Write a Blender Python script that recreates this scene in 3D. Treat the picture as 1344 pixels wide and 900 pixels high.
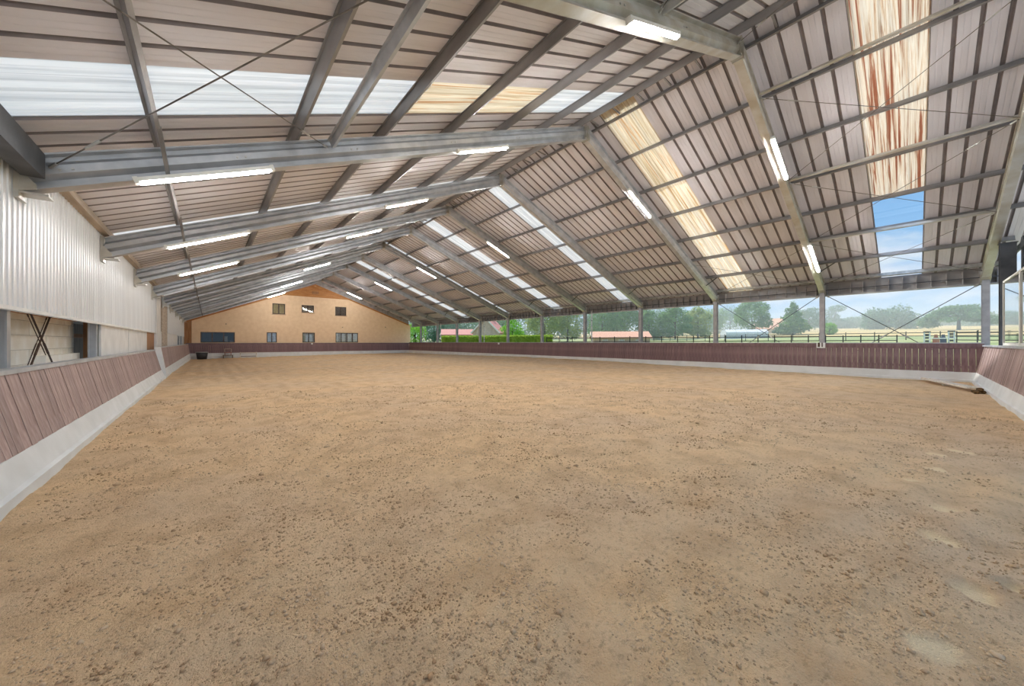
import bpy, math, random
import numpy as np
from mathutils import Vector, Matrix

# ------------------------------------------------------------------ camera, sky, sun, exposure
sc = bpy.context.scene
for o in list(bpy.data.objects):
    bpy.data.objects.remove(o)
C = bpy.data.collections.new('arena')
sc.collection.children.link(C)

EYE = 1.66
YAW = 0.715
cam = bpy.data.cameras.new('camera')
cam.sensor_width = 36.0
cam.lens = 36.0 * 458.4 / 1344.0
cam.shift_y = 1.2 / 1344.0 * -1.0
cam.clip_start = 0.05
cam.clip_end = 2000
co = bpy.data.objects.new('camera', cam)
C.objects.link(co)
co.location = (0, 0, EYE)
co.rotation_euler = (math.pi / 2, 0, -YAW)
sc.camera = co

sc.view_settings.view_transform = 'Standard'
sc.view_settings.look = 'None'
sc.view_settings.gamma = 1.0
sc.view_settings.use_curve_mapping = False
sc.view_settings.exposure = 0.98
sc.cycles.use_denoising = True
sc.cycles.max_bounces = 10
sc.cycles.diffuse_bounces = 6
sc.cycles.transparent_max_bounces = 16
sc.cycles.caustics_reflective = False
sc.cycles.caustics_refractive = False
sc.cycles.sample_clamp_indirect = 6.0

SKY = 0.50          # radiance of the sky
SUN = 3.0
LAMP = 165.0

world = bpy.data.worlds.new('sky')
sc.world = world
world.use_nodes = True
nt = world.node_tree
nt.nodes.clear()
def N(t, typ, **kw):
    n = t.nodes.new(typ)
    for k, v in kw.items():
        setattr(n, k, v)
    return n
tc = N(nt, 'ShaderNodeTexCoord')
sep = N(nt, 'ShaderNodeSeparateXYZ')
nt.links.new(tc.outputs['Generated'], sep.inputs[0])
gr = N(nt, 'ShaderNodeValToRGB')
nt.links.new(sep.outputs['Z'], gr.inputs[0])
cr = gr.color_ramp
cr.elements[0].position = 0.0
cr.elements[0].color = (0.56, 0.75, 0.96, 1)
cr.elements[1].position = 0.55
cr.elements[1].color = (0.22, 0.50, 0.92, 1)
e = cr.elements.new(0.12)
e.color = (0.36, 0.62, 0.96, 1)
e = cr.elements.new(0.25)
e.color = (0.30, 0.58, 0.93, 1)
mp = N(nt, 'ShaderNodeMapping')
mp.inputs['Scale'].default_value = (1.0, 1.0, 2.6)
mp.inputs['Location'].default_value = (0.4, 1.7, 0.25)
nt.links.new(tc.outputs['Generated'], mp.inputs[0])
cn = N(nt, 'ShaderNodeTexNoise')
cn.inputs['Scale'].default_value = 3.4
cn.inputs['Detail'].default_value = 7.0
cn.inputs['Roughness'].default_value = 0.55
nt.links.new(mp.outputs[0], cn.inputs['Vector'])
cr2 = N(nt, 'ShaderNodeValToRGB')
nt.links.new(cn.outputs['Fac'], cr2.inputs[0])
cr2.color_ramp.elements[0].position = 0.50
cr2.color_ramp.elements[0].color = (0, 0, 0, 1)
cr2.color_ramp.elements[1].position = 0.66
cr2.color_ramp.elements[1].color = (1, 1, 1, 1)
cm = N(nt, 'ShaderNodeMix', data_type='RGBA')
nt.links.new(cr2.outputs[0], cm.inputs[0])
nt.links.new(gr.outputs[0], cm.inputs[6])
cm.inputs[7].default_value = (1.0, 1.0, 1.02, 1)
bg = N(nt, 'ShaderNodeBackground')
nt.links.new(cm.outputs[2], bg.inputs[0])
bg.inputs[1].default_value = SKY
wo = N(nt, 'ShaderNodeOutputWorld')
nt.links.new(bg.outputs[0], wo.inputs[0])

sl = bpy.data.lights.new('sun', 'SUN')
sl.energy = SUN
sl.angle = math.radians(3)
sl.color = (1.0, 0.95, 0.87)
so = bpy.data.objects.new('sun', sl)
C.objects.link(so)
so.location = (-30, 30, 60)
so.rotation_euler = Vector((-0.12, -0.55, -1.0)).to_track_quat('-Z', 'Y').to_euler()

# ------------------------------------------------------------------ helpers
rnd = random.Random(7)
def lin(r, g=None, b=None):
    if g is None:
        r, g, b = r
    f = lambda c: (c / 255 / 12.92) if c / 255 <= 0.04045 else ((c / 255 + 0.055) / 1.055) ** 2.4
    return (f(r), f(g), f(b), 1.0)

MATS = {}
def mat(name, rgb, rough=0.6, metal=0.0, var=0.0, scale=4.0, stretch=(1, 1, 1), rgb2=None, bump=0.0, bscale=None, lo=0.35, hi=0.65, spec=0.5, coord='Object', detail=5.0, rnd_obj=0.0):
    m = bpy.data.materials.new(name)
    m.use_nodes = True
    t = m.node_tree
    b = t.nodes['Principled BSDF']
    b.inputs['Roughness'].default_value = rough
    b.inputs['Metallic'].default_value = metal
    b.inputs['Specular IOR Level'].default_value = spec
    c1 = lin(rgb)
    if rgb2 is None and var > 0:
        rgb2 = tuple(max(0, c * (1 - var)) for c in rgb)
    col = None
    if rgb2 is not None:
        tcn = N(t, 'ShaderNodeTexCoord')
        mpn = N(t, 'ShaderNodeMapping')
        mpn.inputs['Scale'].default_value = stretch
        t.links.new(tcn.outputs[coord], mpn.inputs[0])
        no = N(t, 'ShaderNodeTexNoise')
        no.inputs['Scale'].default_value = scale
        no.inputs['Detail'].default_value = detail
        t.links.new(mpn.outputs[0], no.inputs['Vector'])
        ra = N(t, 'ShaderNodeMapRange')
        ra.inputs[1].default_value = lo
        ra.inputs[2].default_value = hi
        t.links.new(no.outputs['Fac'], ra.inputs[0])
        mx = N(t, 'ShaderNodeMix', data_type='RGBA')
        mx.inputs[6].default_value = c1
        mx.inputs[7].default_value = lin(rgb2)
        t.links.new(ra.outputs[0], mx.inputs[0])
        col = mx.outputs[2]
        if bump > 0:
            bn = N(t, 'ShaderNodeTexNoise')
            bn.inputs['Scale'].default_value = bscale or scale * 3
            bn.inputs['Detail'].default_value = 6
            t.links.new(mpn.outputs[0], bn.inputs['Vector'])
            bu = N(t, 'ShaderNodeBump')
            bu.inputs['Strength'].default_value = bump
            bu.inputs['Distance'].default_value = 0.02
            t.links.new(bn.outputs['Fac'], bu.inputs['Height'])
            t.links.new(bu.outputs[0], b.inputs['Normal'])
    if rnd_obj > 0:
        oi = N(t, 'ShaderNodeObjectInfo')
        r2 = N(t, 'ShaderNodeMapRange')
        r2.inputs[3].default_value = 1 - rnd_obj
        r2.inputs[4].default_value = 1 + rnd_obj * 0.6
        t.links.new(oi.outputs['Random'], r2.inputs[0])
        hs = N(t, 'ShaderNodeHueSaturation')
        t.links.new(r2.outputs[0], hs.inputs['Value'])
        if col is None:
            hs.inputs['Color'].default_value = c1
        else:
            t.links.new(col, hs.inputs['Color'])
        col = hs.outputs[0]
    if col is None:
        b.inputs['Base Color'].default_value = c1
    else:
        t.links.new(col, b.inputs['Base Color'])
    MATS[name] = m
    return m

def mesh(name, vs, fs, smooth=False):
    me = bpy.data.meshes.new(name)
    me.from_pydata([tuple(v) for v in vs], [], [tuple(f) for f in fs])
    me.update()
    if smooth:
        me.polygons.foreach_set('use_smooth', [True] * len(me.polygons))
    return me

def link(name, me, m=None, parent=None, loc=None):
    o = bpy.data.objects.new(name, me)
    C.objects.link(o)
    if m is not None and not me.materials:
        me.materials.append(MATS[m] if isinstance(m, str) else m)
    if parent is not None:
        o.parent = parent
    if loc is not None:
        o.location = loc
    return o

def empty(name, loc=(0, 0, 0), rz=0.0):
    o = bpy.data.objects.new(name, None)
    C.objects.link(o)
    o.location = loc
    o.rotation_euler = (0, 0, rz)
    o.empty_display_size = 0.2
    return o

def tag(o, label=None, cat=None, group=None, kind=None):
    if label:
        o['label'] = label
    if cat:
        o['category'] = cat
    if group:
        o['group'] = group
    if kind:
        o['kind'] = kind
    return o

class MB:
    def __init__(s):
        s.v = []
        s.f = []
        s.cuts = []
    def add(s, vs, fs):
        k = len(s.v)
        s.v += [tuple(v) for v in vs]
        k2 = len(s.f)
        s.f += [tuple(i + k for i in f) for f in fs]
        s.cuts.append((k, len(s.v), k2, len(s.f)))
        return s
    def box(s, x0, x1, y0, y1, z0, z1):
        return s.add([(x0, y0, z0), (x1, y0, z0), (x1, y1, z0), (x0, y1, z0), (x0, y0, z1), (x1, y0, z1), (x1, y1, z1), (x0, y1, z1)],
                     [(0, 3, 2, 1), (4, 5, 6, 7), (0, 1, 5, 4), (1, 2, 6, 5), (2, 3, 7, 6), (3, 0, 4, 7)])
    def loft(s, A, B):
        n = len(A)
        return s.add(list(A) + list(B), [tuple(range(n - 1, -1, -1)), tuple(range(n, 2 * n))] + [(i, (i + 1) % n, n + (i + 1) % n, n + i) for i in range(n)])
    def tube(s, p, q, r, n=6, r2=None):
        p = Vector(p); q = Vector(q)
        d = (q - p).normalized()
        a = d.orthogonal().normalized()
        b = d.cross(a)
        r2 = r if r2 is None else r2
        A = [p + (a * math.cos(2 * math.pi * i / n) + b * math.sin(2 * math.pi * i / n)) * r for i in range(n)]
        B = [q + (a * math.cos(2 * math.pi * i / n) + b * math.sin(2 * math.pi * i / n)) * r2 for i in range(n)]
        return s.loft(A, B)
    def bar(s, p, q, w, h, up=(0, 0, 1)):
        p = Vector(p); q = Vector(q)
        d = (q - p).normalized()
        u = Vector(up)
        a = d.cross(u).normalized() * (w / 2)
        b = a.cross(d).normalized() * (h / 2)
        o = [a + b, -a + b, -a - b, a - b]
        return s.loft([p + x for x in o], [q + x for x in o])
    def pieces(s, name, m=None):
        out = []
        for (a, b_, fa, fb_) in s.cuts:
            me_ = mesh(name, s.v[a:b_], [tuple(i - a for i in f) for f in s.f[fa:fb_]])
            if m:
                me_.materials.append(MATS[m])
            out.append(me_)
        return out
    def objs(s, name, m, parent=None):
        return [link(name, me_, m, parent) for me_ in s.pieces(name)]
    def me(s, name, smooth=False):
        return mesh(name, s.v, s.f, smooth)
    def obj(s, name, m, parent=None, loc=None, smooth=False):
        return link(name, s.me(name, smooth), m, parent, loc)

# ------------------------------------------------------------------ materials
mat('steel', (204, 207, 212), 0.33, 0.55, scale=3.0, rgb2=(180, 184, 190), stretch=(1, 1, 1), rnd_obj=0.06)
mat('steel_old', (210, 211, 209), 0.36, 0.45, scale=1.6, rgb2=(188, 182, 168), stretch=(1, 1, 2))
mat('purlin_steel', (158, 157, 158), 0.45, 0.3, scale=2.5, rgb2=(128, 126, 126), stretch=(1, 0.3, 1))
mat('dark_steel', (96, 98, 102), 0.5, 0.4, scale=2.5, rgb2=(74, 76, 80))
mat('post_steel', (176, 176, 178), 0.5, 0.25, scale=2.5, rgb2=(150, 150, 153))
mat('galv', (205, 205, 202), 0.4, 0.5, scale=6, rgb2=(170, 170, 168))
mat('rod', (128, 122, 116), 0.5, 0.4, scale=6, rgb2=(92, 86, 80))
mat('rust_rod', (84, 64, 52), 0.7, 0.2, scale=10, rgb2=(60, 44, 36))
mat('roof_sheet', (226, 224, 231), 0.5, 0.0, scale=1.2, rgb2=(216, 213, 219), stretch=(0.5, 3.0, 0.5), spec=0.3)
mat('roof_rib', (150, 142, 143), 0.7, 0.0, scale=3, rgb2=(134, 126, 127), spec=0.2)
mat('cladding', (228, 230, 232), 0.3, 0.05, scale=2.0, rgb2=(216, 218, 220), stretch=(1, 2, 0.3))
mat('white_panel', (228, 228, 226), 0.6, scale=2, rgb2=(214, 214, 212))
mat('concrete', (224, 226, 226), 0.8, scale=2.0, rgb2=(212, 214, 213), bump=0.08, bscale=20)
mat('plank', (182, 161, 156), 0.75, scale=5.0, rgb2=(150, 126, 121), stretch=(3, 3, 0.35), bump=0.3, bscale=14, rnd_obj=0.16)
mat('plank_red', (136, 110, 112), 0.7, scale=5.0, rgb2=(114, 88, 90), stretch=(3, 3, 0.35), bump=0.2, bscale=14, rnd_obj=0.12)
mat('rail', (196, 200, 204), 0.5, 0.2, scale=3, rgb2=(174, 178, 182))
mat('rail_dark', (120, 108, 110), 0.6, 0.1, scale=3, rgb2=(100, 90, 92))
mat('stucco', (238, 210, 176), 0.85, scale=2.5, rgb2=(230, 200, 164), bump=0.2, bscale=60)
mat('timber', (196, 138, 78), 0.6, scale=4.0, rgb2=(168, 108, 54), stretch=(0.3, 1, 3))
mat('timber_pale', (196, 182, 166), 0.75, scale=4.0, rgb2=(170, 155, 138), stretch=(3, 0.3, 3))
mat('timber_brown', (170, 124, 84), 0.7, scale=4.0, rgb2=(146, 100, 62), stretch=(3, 3, 0.3))
mat('timber_old', (132, 118, 102), 0.85, scale=4.0, rgb2=(96, 84, 70), stretch=(3, 3, 0.3))
mat('block', (246, 242, 232), 0.9, scale=3.0, rgb2=(236, 228, 212), bump=0.2, bscale=30, rnd_obj=0.03)
mat('mortar', (196, 190, 178), 0.9, scale=6, rgb2=(170, 162, 150))
mat('frame_brown', (84, 66, 56), 0.5, scale=4, rgb2=(66, 50, 42))
mat('sill', (196, 168, 140), 0.7, scale=4, rgb2=(180, 152, 124))
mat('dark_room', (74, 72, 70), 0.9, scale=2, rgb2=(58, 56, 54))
mat('curtain_yellow', (226, 198, 128), 0.8, scale=3, rgb2=(200, 170, 100), stretch=(6, 1, 0.3))
mat('curtain_brown', (170, 136, 92), 0.8, scale=3, rgb2=(120, 92, 58), stretch=(3, 1, 1))
mat('blind_grey', (140, 126, 114), 0.8, scale=3, rgb2=(118, 104, 94), stretch=(1, 1, 8))
mat('blind_white', (216, 208, 198), 0.8, scale=3, rgb2=(180, 174, 168), stretch=(3, 1, 1))
mat('paper', (244, 242, 238), 0.8, scale=3, rgb2=(232, 230, 226))
mat('lamp_body', (238, 238, 234), 0.4, scale=4, rgb2=(224, 223, 216))
mat('black_plastic', (52, 54, 60), 0.5, scale=4, rgb2=(36, 38, 42))
mat('zinc_rim', (208, 208, 204), 0.4, 0.4, scale=5, rgb2=(186, 186, 182))
mat('white_wood', (232, 224, 210), 0.7, scale=4, rgb2=(208, 198, 180), stretch=(1, 6, 6))
mat('dung', (112, 84, 48), 0.95, scale=14, rgb2=(74, 54, 28), bump=0.8, bscale=30)
mat('terracotta', (176, 116, 96), 0.8, scale=4, rgb2=(140, 88, 72))
mat('fence_wood', (58, 54, 50), 0.85, scale=5, rgb2=(40, 37, 34))
mat('bark', (92, 78, 64), 0.9, scale=5, rgb2=(66, 55, 44), stretch=(3, 3, 0.5))
mat('tile_red', (196, 140, 130), 0.8, scale=5, rgb2=(178, 118, 108))
mat('tile_orange', (206, 162, 138), 0.8, scale=5, rgb2=(190, 142, 116))
mat('house_white', (236, 230, 222), 0.8, scale=3, rgb2=(222, 214, 204))
mat('house_wall', (206, 186, 170), 0.8, scale=3, rgb2=(190, 168, 150))
mat('tent', (224, 228, 236), 0.6, scale=3, rgb2=(206, 210, 220))
mat('jump_white', (240, 240, 238), 0.5, scale=3, rgb2=(228, 228, 226))
mat('jump_black', (46, 50, 58), 0.5, scale=3, rgb2=(36, 40, 46))
mat('jump_red', (190, 134, 112), 0.6, scale=3, rgb2=(176, 98, 70))
mat('jump_blue', (92, 104, 124), 0.6, scale=3, rgb2=(76, 86, 104))
mat('crumb', (222, 196, 164), 0.95, scale=1.5, rgb2=(182, 148, 112), spec=.1)
mat('bounce_gravel', (214, 206, 192), 0.95, scale=6, rgb2=(196, 186, 170))  # pale tone chosen to bounce light from the unseen yard
mat('gutter', (176, 174, 174), 0.6, 0.1, scale=3, rgb2=(150, 147, 146), stretch=(1, .4, 1))

def leafmat(name, a, b):
    m = mat(name, a, 0.7, scale=0.9, rgb2=b, spec=0.2, lo=0.3, hi=0.7)
    t = m.node_tree
    bs = t.nodes['Principled BSDF']
    out = [n for n in t.nodes if n.type == 'OUTPUT_MATERIAL'][0]
    tr = N(t, 'ShaderNodeBsdfTranslucent')
    src = bs.inputs['Base Color'].links[0].from_socket
    t.links.new(src, tr.inputs[0])
    mx = N(t, 'ShaderNodeMixShader')
    mx.inputs[0].default_value = 0.35
    t.links.new(bs.outputs[0], mx.inputs[1])
    t.links.new(tr.outputs[0], mx.inputs[2])
    t.links.new(mx.outputs[0], out.inputs[0])
leafmat('leaf_green', (132, 166, 104), (96, 134, 82))
leafmat('leaf_dark', (108, 146, 112), (80, 118, 92))
leafmat('leaf_yellow', (172, 182, 108), (134, 156, 92))
leafmat('leaf_bright', (158, 206, 84), (116, 174, 60))
leafmat('leaf_hedge', (192, 208, 96), (150, 182, 72))
leafmat('leaf_oak', (116, 152, 104), (84, 122, 86))

def skylight_mat(name, stops, sc_=(0.12, 6.0, 0.12), trans=0.36, moss=False, gain=1.0):
    """corrugated translucent sheet; stops: streak colours of its own grime and rust"""
    m = bpy.data.materials.new(name)
    m.use_nodes = True
    t = m.node_tree
    t.nodes.clear()
    tcn = N(t, 'ShaderNodeTexCoord')
    mpn = N(t, 'ShaderNodeMapping')
    mpn.inputs['Scale'].default_value = sc_
    t.links.new(tcn.outputs['Object'], mpn.inputs[0])
    no = N(t, 'ShaderNodeTexNoise')
    no.inputs['Scale'].default_value = 2.0
    no.inputs['Detail'].default_value = 9
    no.inputs['Roughness'].default_value = 0.62
    no.inputs['Distortion'].default_value = 0.6
    t.links.new(mpn.outputs[0], no.inputs['Vector'])
    ra = N(t, 'ShaderNodeValToRGB')
    el = ra.color_ramp.elements
    while len(el) > 1:
        el.remove(el[-1])
    for i, (p, c) in enumerate(stops):
        ee = el[0] if i == 0 else el.new(p)
        ee.position = p
        ee.color = lin(c)
    t.links.new(no.outputs['Fac'], ra.inputs[0])
    tr = N(t, 'ShaderNodeBsdfTranslucent')
    di = N(t, 'ShaderNodeBsdfDiffuse')
    t.links.new(ra.outputs[0], tr.inputs[0])
    t.links.new(ra.outputs[0], di.inputs[0])
    mx = N(t, 'ShaderNodeMixShader')
    mx.inputs[0].default_value = trans
    t.links.new(di.outputs[0], mx.inputs[1])
    t.links.new(tr.outputs[0], mx.inputs[2])
    out = N(t, 'ShaderNodeOutputMaterial')
    t.links.new(mx.outputs[0], out.inputs[0])
    MATS[name] = m
skylight_mat('sky_white', [(0.3, (190, 196, 196)), (0.5, (222, 226, 226)), (0.7, (240, 242, 242))])
skylight_mat('sky_stain', [(0.28, (158, 122, 86)), (0.42, (214, 194, 158)), (0.52, (236, 226, 200)), (0.60, (216, 178, 132)), (0.66, (196, 146, 100)), (0.76, (240, 234, 216))])
skylight_mat('sky_rust', [(0.30, (122, 70, 52)), (0.40, (164, 106, 80)), (0.46, (216, 196, 168)), (0.54, (240, 232, 214)), (0.60, (222, 198, 166)), (0.66, (186, 140, 108)), (0.74, (140, 84, 62))])
skylight_mat('sky_cream', [(0.30, (178, 120, 76)), (0.42, (232, 208, 164)), (0.54, (250, 244, 226)), (0.64, (236, 196, 140)), (0.76, (252, 250, 240))])

def clear_mat(name, fac=0.08, tint=(0.97, 0.985, 1.0)):
    m = bpy.data.materials.new(name)
    m.use_nodes = True
    t = m.node_tree
    t.nodes.clear()
    tr = N(t, 'ShaderNodeBsdfTransparent')
    tr.inputs[0].default_value = (*tint, 1)
    gl = N(t, 'ShaderNodeBsdfGlossy')
    gl.inputs['Roughness'].default_value = 0.03
    mx = N(t, 'ShaderNodeMixShader')
    mx.inputs[0].default_value = fac
    t.links.new(tr.outputs[0], mx.inputs[1])
    t.links.new(gl.outputs[0], mx.inputs[2])
    out = N(t, 'ShaderNodeOutputMaterial')
    t.links.new(mx.outputs[0], out.inputs[0])
    MATS[name] = m
clear_mat('clear_sheet', 0.04)
clear_mat('pane', 0.16, (0.86, 0.88, 0.88))
clear_mat('pane_dark', 0.05, (0.6, 0.62, 0.62))
m = mat('mirror', (214, 220, 222), 0.03, 1.0)

# lamp tube
for nm_, pw_ in (('lamp_tube', LAMP), ('lamp_tube_dim', LAMP * .35)):
    m = bpy.data.materials.new(nm_)
    m.use_nodes = True
    b = m.node_tree.nodes['Principled BSDF']
    b.inputs['Base Color'].default_value = lin(245, 245, 240)
    b.inputs['Emission Color'].default_value = (1.0, 0.985, 0.96, 1)
    b.inputs['Emission Strength'].default_value = pw_
    MATS[nm_] = m

# sand: pale riding sand, mottled, darker crumbs, smooth paler trodden prints
PRINTS = [(1195, 630, .085), (1230, 615, .09), (1240, 668, .10), (1234, 708, .11), (1281, 780, .10), (1228, 850, .10), (1330, 775, .07), (1228, 595, .10), (1262, 592, .12)]
def ground_pt(px, py):
    a = (px - 672) / 458.4
    c, s = math.cos(YAW), math.sin(YAW)
    t = EYE / ((py - 448.8) / 458.4)
    return ((c * a + s) * t, (-s * a + c) * t)
PR = [(*ground_pt(x, y), r) for x, y, r in PRINTS]
m = bpy.data.materials.new('sand')
m.use_nodes = True
t = m.node_tree
b = t.nodes['Principled BSDF']
b.inputs['Roughness'].default_value = 0.95
b.inputs['Specular IOR Level'].default_value = 0.1
tcn = N(t, 'ShaderNodeTexCoord')
def noise(scale, detail=5, rough=0.55, stretch=(1, 1, 1)):
    mpn = N(t, 'ShaderNodeMapping')
    mpn.inputs['Scale'].default_value = stretch
    t.links.new(tcn.outputs['Object'], mpn.inputs[0])
    n = N(t, 'ShaderNodeTexNoise')
    n.inputs['Scale'].default_value = scale
    n.inputs['Detail'].default_value = detail
    n.inputs['Roughness'].default_value = rough
    t.links.new(mpn.outputs[0], n.inputs['Vector'])
    return n.outputs['Fac']
def rng(sock, a, b_, c=0.0, d=1.0):
    r = N(t, 'ShaderNodeMapRange')
    for i, v in enumerate((a, b_, c, d)):
        r.inputs[i + 1].default_value = v
    t.links.new(sock, r.inputs[0])
    return r.outputs[0]
def mixc(f, a, b_):
    mx = N(t, 'ShaderNodeMix', data_type='RGBA')
    t.links.new(f, mx.inputs[0])
    for s_, v in ((6, a), (7, b_)):
        if isinstance(v, tuple):
            mx.inputs[s_].default_value = v
        else:
            t.links.new(v, mx.inputs[s_])
    return mx.outputs[2]
c0 = mixc(rng(noise(0.35, 4), 0.4, 0.62), lin(240, 208, 166), lin(230, 202, 168))
c0 = mixc(rng(noise(2.2, 6), 0.45, 0.75, 0, 0.7), c0, lin(198, 162, 122))
c0 = mixc(rng(noise(16, 8, 0.7, (1, 1.6, 1)), 0.53, 0.72, 0, 0.7), c0, lin(158, 124, 92))
c0 = mixc(rng(noise(60, 3), 0.58, 0.72, 0, 0.6), c0, lin(222, 200, 170))
at = N(t, 'ShaderNodeVertexColor')
at.layer_name = 'trodden'
c0 = mixc(at.outputs[0], c0, lin(248, 226, 188))
t.links.new(c0, b.inputs['Base Color'])
bu = N(t, 'ShaderNodeBump')
bu.inputs['Strength'].default_value = 0.9
bu.inputs['Distance'].default_value = 0.035
bn = N(t, 'ShaderNodeMath', operation='ADD')
t.links.new(noise(18, 8, 0.65), bn.inputs[0])
t.links.new(noise(70, 4, 0.6), bn.inputs[1])
t.links.new(bn.outputs[0], bu.inputs['Height'])
t.links.new(bu.outputs[0], b.inputs['Normal'])
MATS['sand'] = m

# outside ground: mown grass near, stubble field beyond
m = bpy.data.materials.new('meadow')
m.use_nodes = True
t = m.node_tree
b = t.nodes['Principled BSDF']
b.inputs['Roughness'].default_value = 0.95
tcn = N(t, 'ShaderNodeTexCoord')
sp = N(t, 'ShaderNodeSeparateXYZ')
t.links.new(tcn.outputs['Object'], sp.inputs[0])
gcol = mixc(rng(noise(0.25, 5), 0.4, 0.65), lin(122, 138, 84), lin(158, 158, 112))
fcol = mixc(rng(noise(0.08, 5, 0.5, (3, 0.4, 1)), 0.4, 0.62), lin(190, 164, 112), lin(166, 152, 98))
ff = N(t, 'ShaderNodeMath', operation='ADD')
t.links.new(sp.outputs['X'], ff.inputs[0])
t.links.new(rng(noise(0.1, 3), 0, 1, -6, 6), ff.inputs[1])
t.links.new(mixc(rng(ff.outputs[0], 92, 96), gcol, fcol), b.inputs['Base Color'])
MATS['meadow'] = m

# ------------------------------------------------------------------ numpy value noise for the sand relief
def vnoise(x, y, seed):
    xi = np.floor(x).astype(np.int64); yi = np.floor(y).astype(np.int64)
    xf = x - xi; yf = y - yi
    u = xf * xf * (3 - 2 * xf); v = yf * yf * (3 - 2 * yf)
    def h(a, b_):
        n = (a * 374761393 + b_ * 668265263 + seed * 1442695041) & 0xFFFFFFFF
        n = ((n ^ (n >> 13)) * 1274126177) & 0xFFFFFFFF
        n = n ^ (n >> 16)
        return (n & 0xFFFF) / 65535.0
    return (h(xi, yi) * (1 - u) + h(xi + 1, yi) * u) * (1 - v) + (h(xi, yi + 1) * (1 - u) + h(xi + 1, yi + 1) * u) * v

def sand_base(x, y):
    """broad shape of the sand: banked up along the right wall, hollow in the far left corner"""
    x = np.asarray(x, float); y = np.asarray(y, float)
    bank = 0.20 * np.exp(-((y - 22) / 15.0) ** 2) * np.clip((x - 20.3) / 3.0, 0, 1) ** 2
    hol = -0.20 * np.clip((y - 26) / 22.0, 0, 1) * np.clip((14 - x) / 14.0, 0, 1)
    return bank + hol
def sz(x, y):
    return float(sand_base(x, y))

# ------------------------------------------------------------------ geometry constants
XM, ZS, SLL, SLR = 10.65, 9.95, 0.436, 0.384
F = [-1.9 + 5 * i for i in range(11)]            # portal frames along the hall
YFAR = 52.0
def zsheet(x): return ZS - (SLL * (XM - x) if x < XM else SLR * (x - XM))
def ztop(x): return zsheet(x) - 0.235
def zbot(x): return zsheet(x) - 0.735

# ------------------------------------------------------------------ floor
def axis(a, b_, c0_, c1_, s0, g, mx):
    pts = list(np.arange(c0_, c1_, s0))
    s = s0; p = c1_
    while p < b_:
        pts.append(p); s = min(s * g, mx); p += s
    pts.append(b_)
    s = s0; p = c0_ - s0
    while p > a:
        pts.append(p); s = min(s * g, mx); p -= s
    pts.append(a)
    return np.array(sorted(set(np.round(pts, 4))))
xs = axis(-1.55, 23.6, -0.6, 4.5, 0.022, 1.018, 0.16)
ys = axis(-1.75, 51.9, -0.9, 4.5, 0.022, 1.018, 0.30)
GX, GY = np.meshgrid(xs, ys, indexing='ij')
Z = sand_base(GX, GY)
wx = GX + 0.5 * vnoise(GX * 0.5, GY * 0.5, 3); wy = GY + 0.5 * vnoise(GX * 0.5, GY * 0.5, 4)
Z += 0.05 * (vnoise(wx * 0.7, wy * 0.7, 1) - 0.5) + 0.035 * (vnoise(wx * 2.1, wy * 2.1, 2) - 0.5)
# harrow rows: run down the hall on the left, swing round to the right near the camera
ang = np.arctan2(GX - 9.0, GY + 2.5 + 0 * GX)
rr = np.hypot((GX - 9.0) * 1.0, (GY - 9.0) * 1.2)
rows = np.sin((np.where(GY > 9, GX - 9.0, rr * np.sign(GX - 9.0))) * 2 * np.pi / 0.62 + 2.5 * vnoise(wx * 0.8, wy * 0.8, 9))
Z += 0.017 * rows * np.clip(vnoise(wx * 0.35, wy * 0.35, 12) * 2 - 0.3, 0, 1)
near = np.exp(-np.hypot(GX, GY) / 9.0)
cl = vnoise(wx * 6, wy * 6, 5); Z += 0.030 * near * (cl - 0.5)
cl = vnoise(wx * 13, wy * 13, 6); Z += 0.040 * near * np.clip(cl - 0.45, 0, 1)
pit = vnoise(wx * 9 + 50, wy * 9, 7); Z -= 0.055 * near * np.clip(pit - 0.74, 0, 1) * 2
cl = vnoise(GX * 26, GY * 26, 8); Z += 0.018 * near * (cl - 0.5)
TR = np.zeros_like(Z)
for k, (px, py, r) in enumerate(PR):
    d = np.hypot((GX - px) * 1.0, (GY - py) * 1.0) / r + 0.8 * (vnoise(GX * 14, GY * 14, 40 + k) - 0.5)
    wgt = np.clip((1.2 - d) / 0.5, 0, 1)
    wgt = wgt * wgt * (3 - 2 * wgt)
    Z = Z * (1 - wgt) + (sand_base(GX, GY) - 0.012) * wgt
    TR = np.maximum(TR, wgt)
nx, ny = GX.shape
V = np.stack([GX, GY, Z], -1).reshape(-1, 3)
I = np.arange(nx * ny).reshape(nx, ny)
Q = np.stack([I[:-1, :-1], I[1:, :-1], I[1:, 1:], I[:-1, 1:]], -1).reshape(-1, 4)
me = bpy.data.meshes.new('floor')
me.vertices.add(len(V)); me.vertices.foreach_set('co', V.ravel())
me.loops.add(Q.size); me.loops.foreach_set('vertex_index', Q.ravel())
me.polygons.add(len(Q)); me.polygons.foreach_set('loop_start', np.arange(0, Q.size, 4)); me.polygons.foreach_set('loop_total', np.full(len(Q), 4))
me.polygons.foreach_set('use_smooth', np.ones(len(Q), bool))
me.update(calc_edges=True)
ca = me.color_attributes.new('trodden', 'FLOAT_COLOR', 'POINT')
colr = np.ones((len(V), 4)); colr[:, :3] = TR.reshape(-1, 1)
ca.data.foreach_set('color', colr.ravel())
fl = link('floor', me, 'sand')
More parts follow.
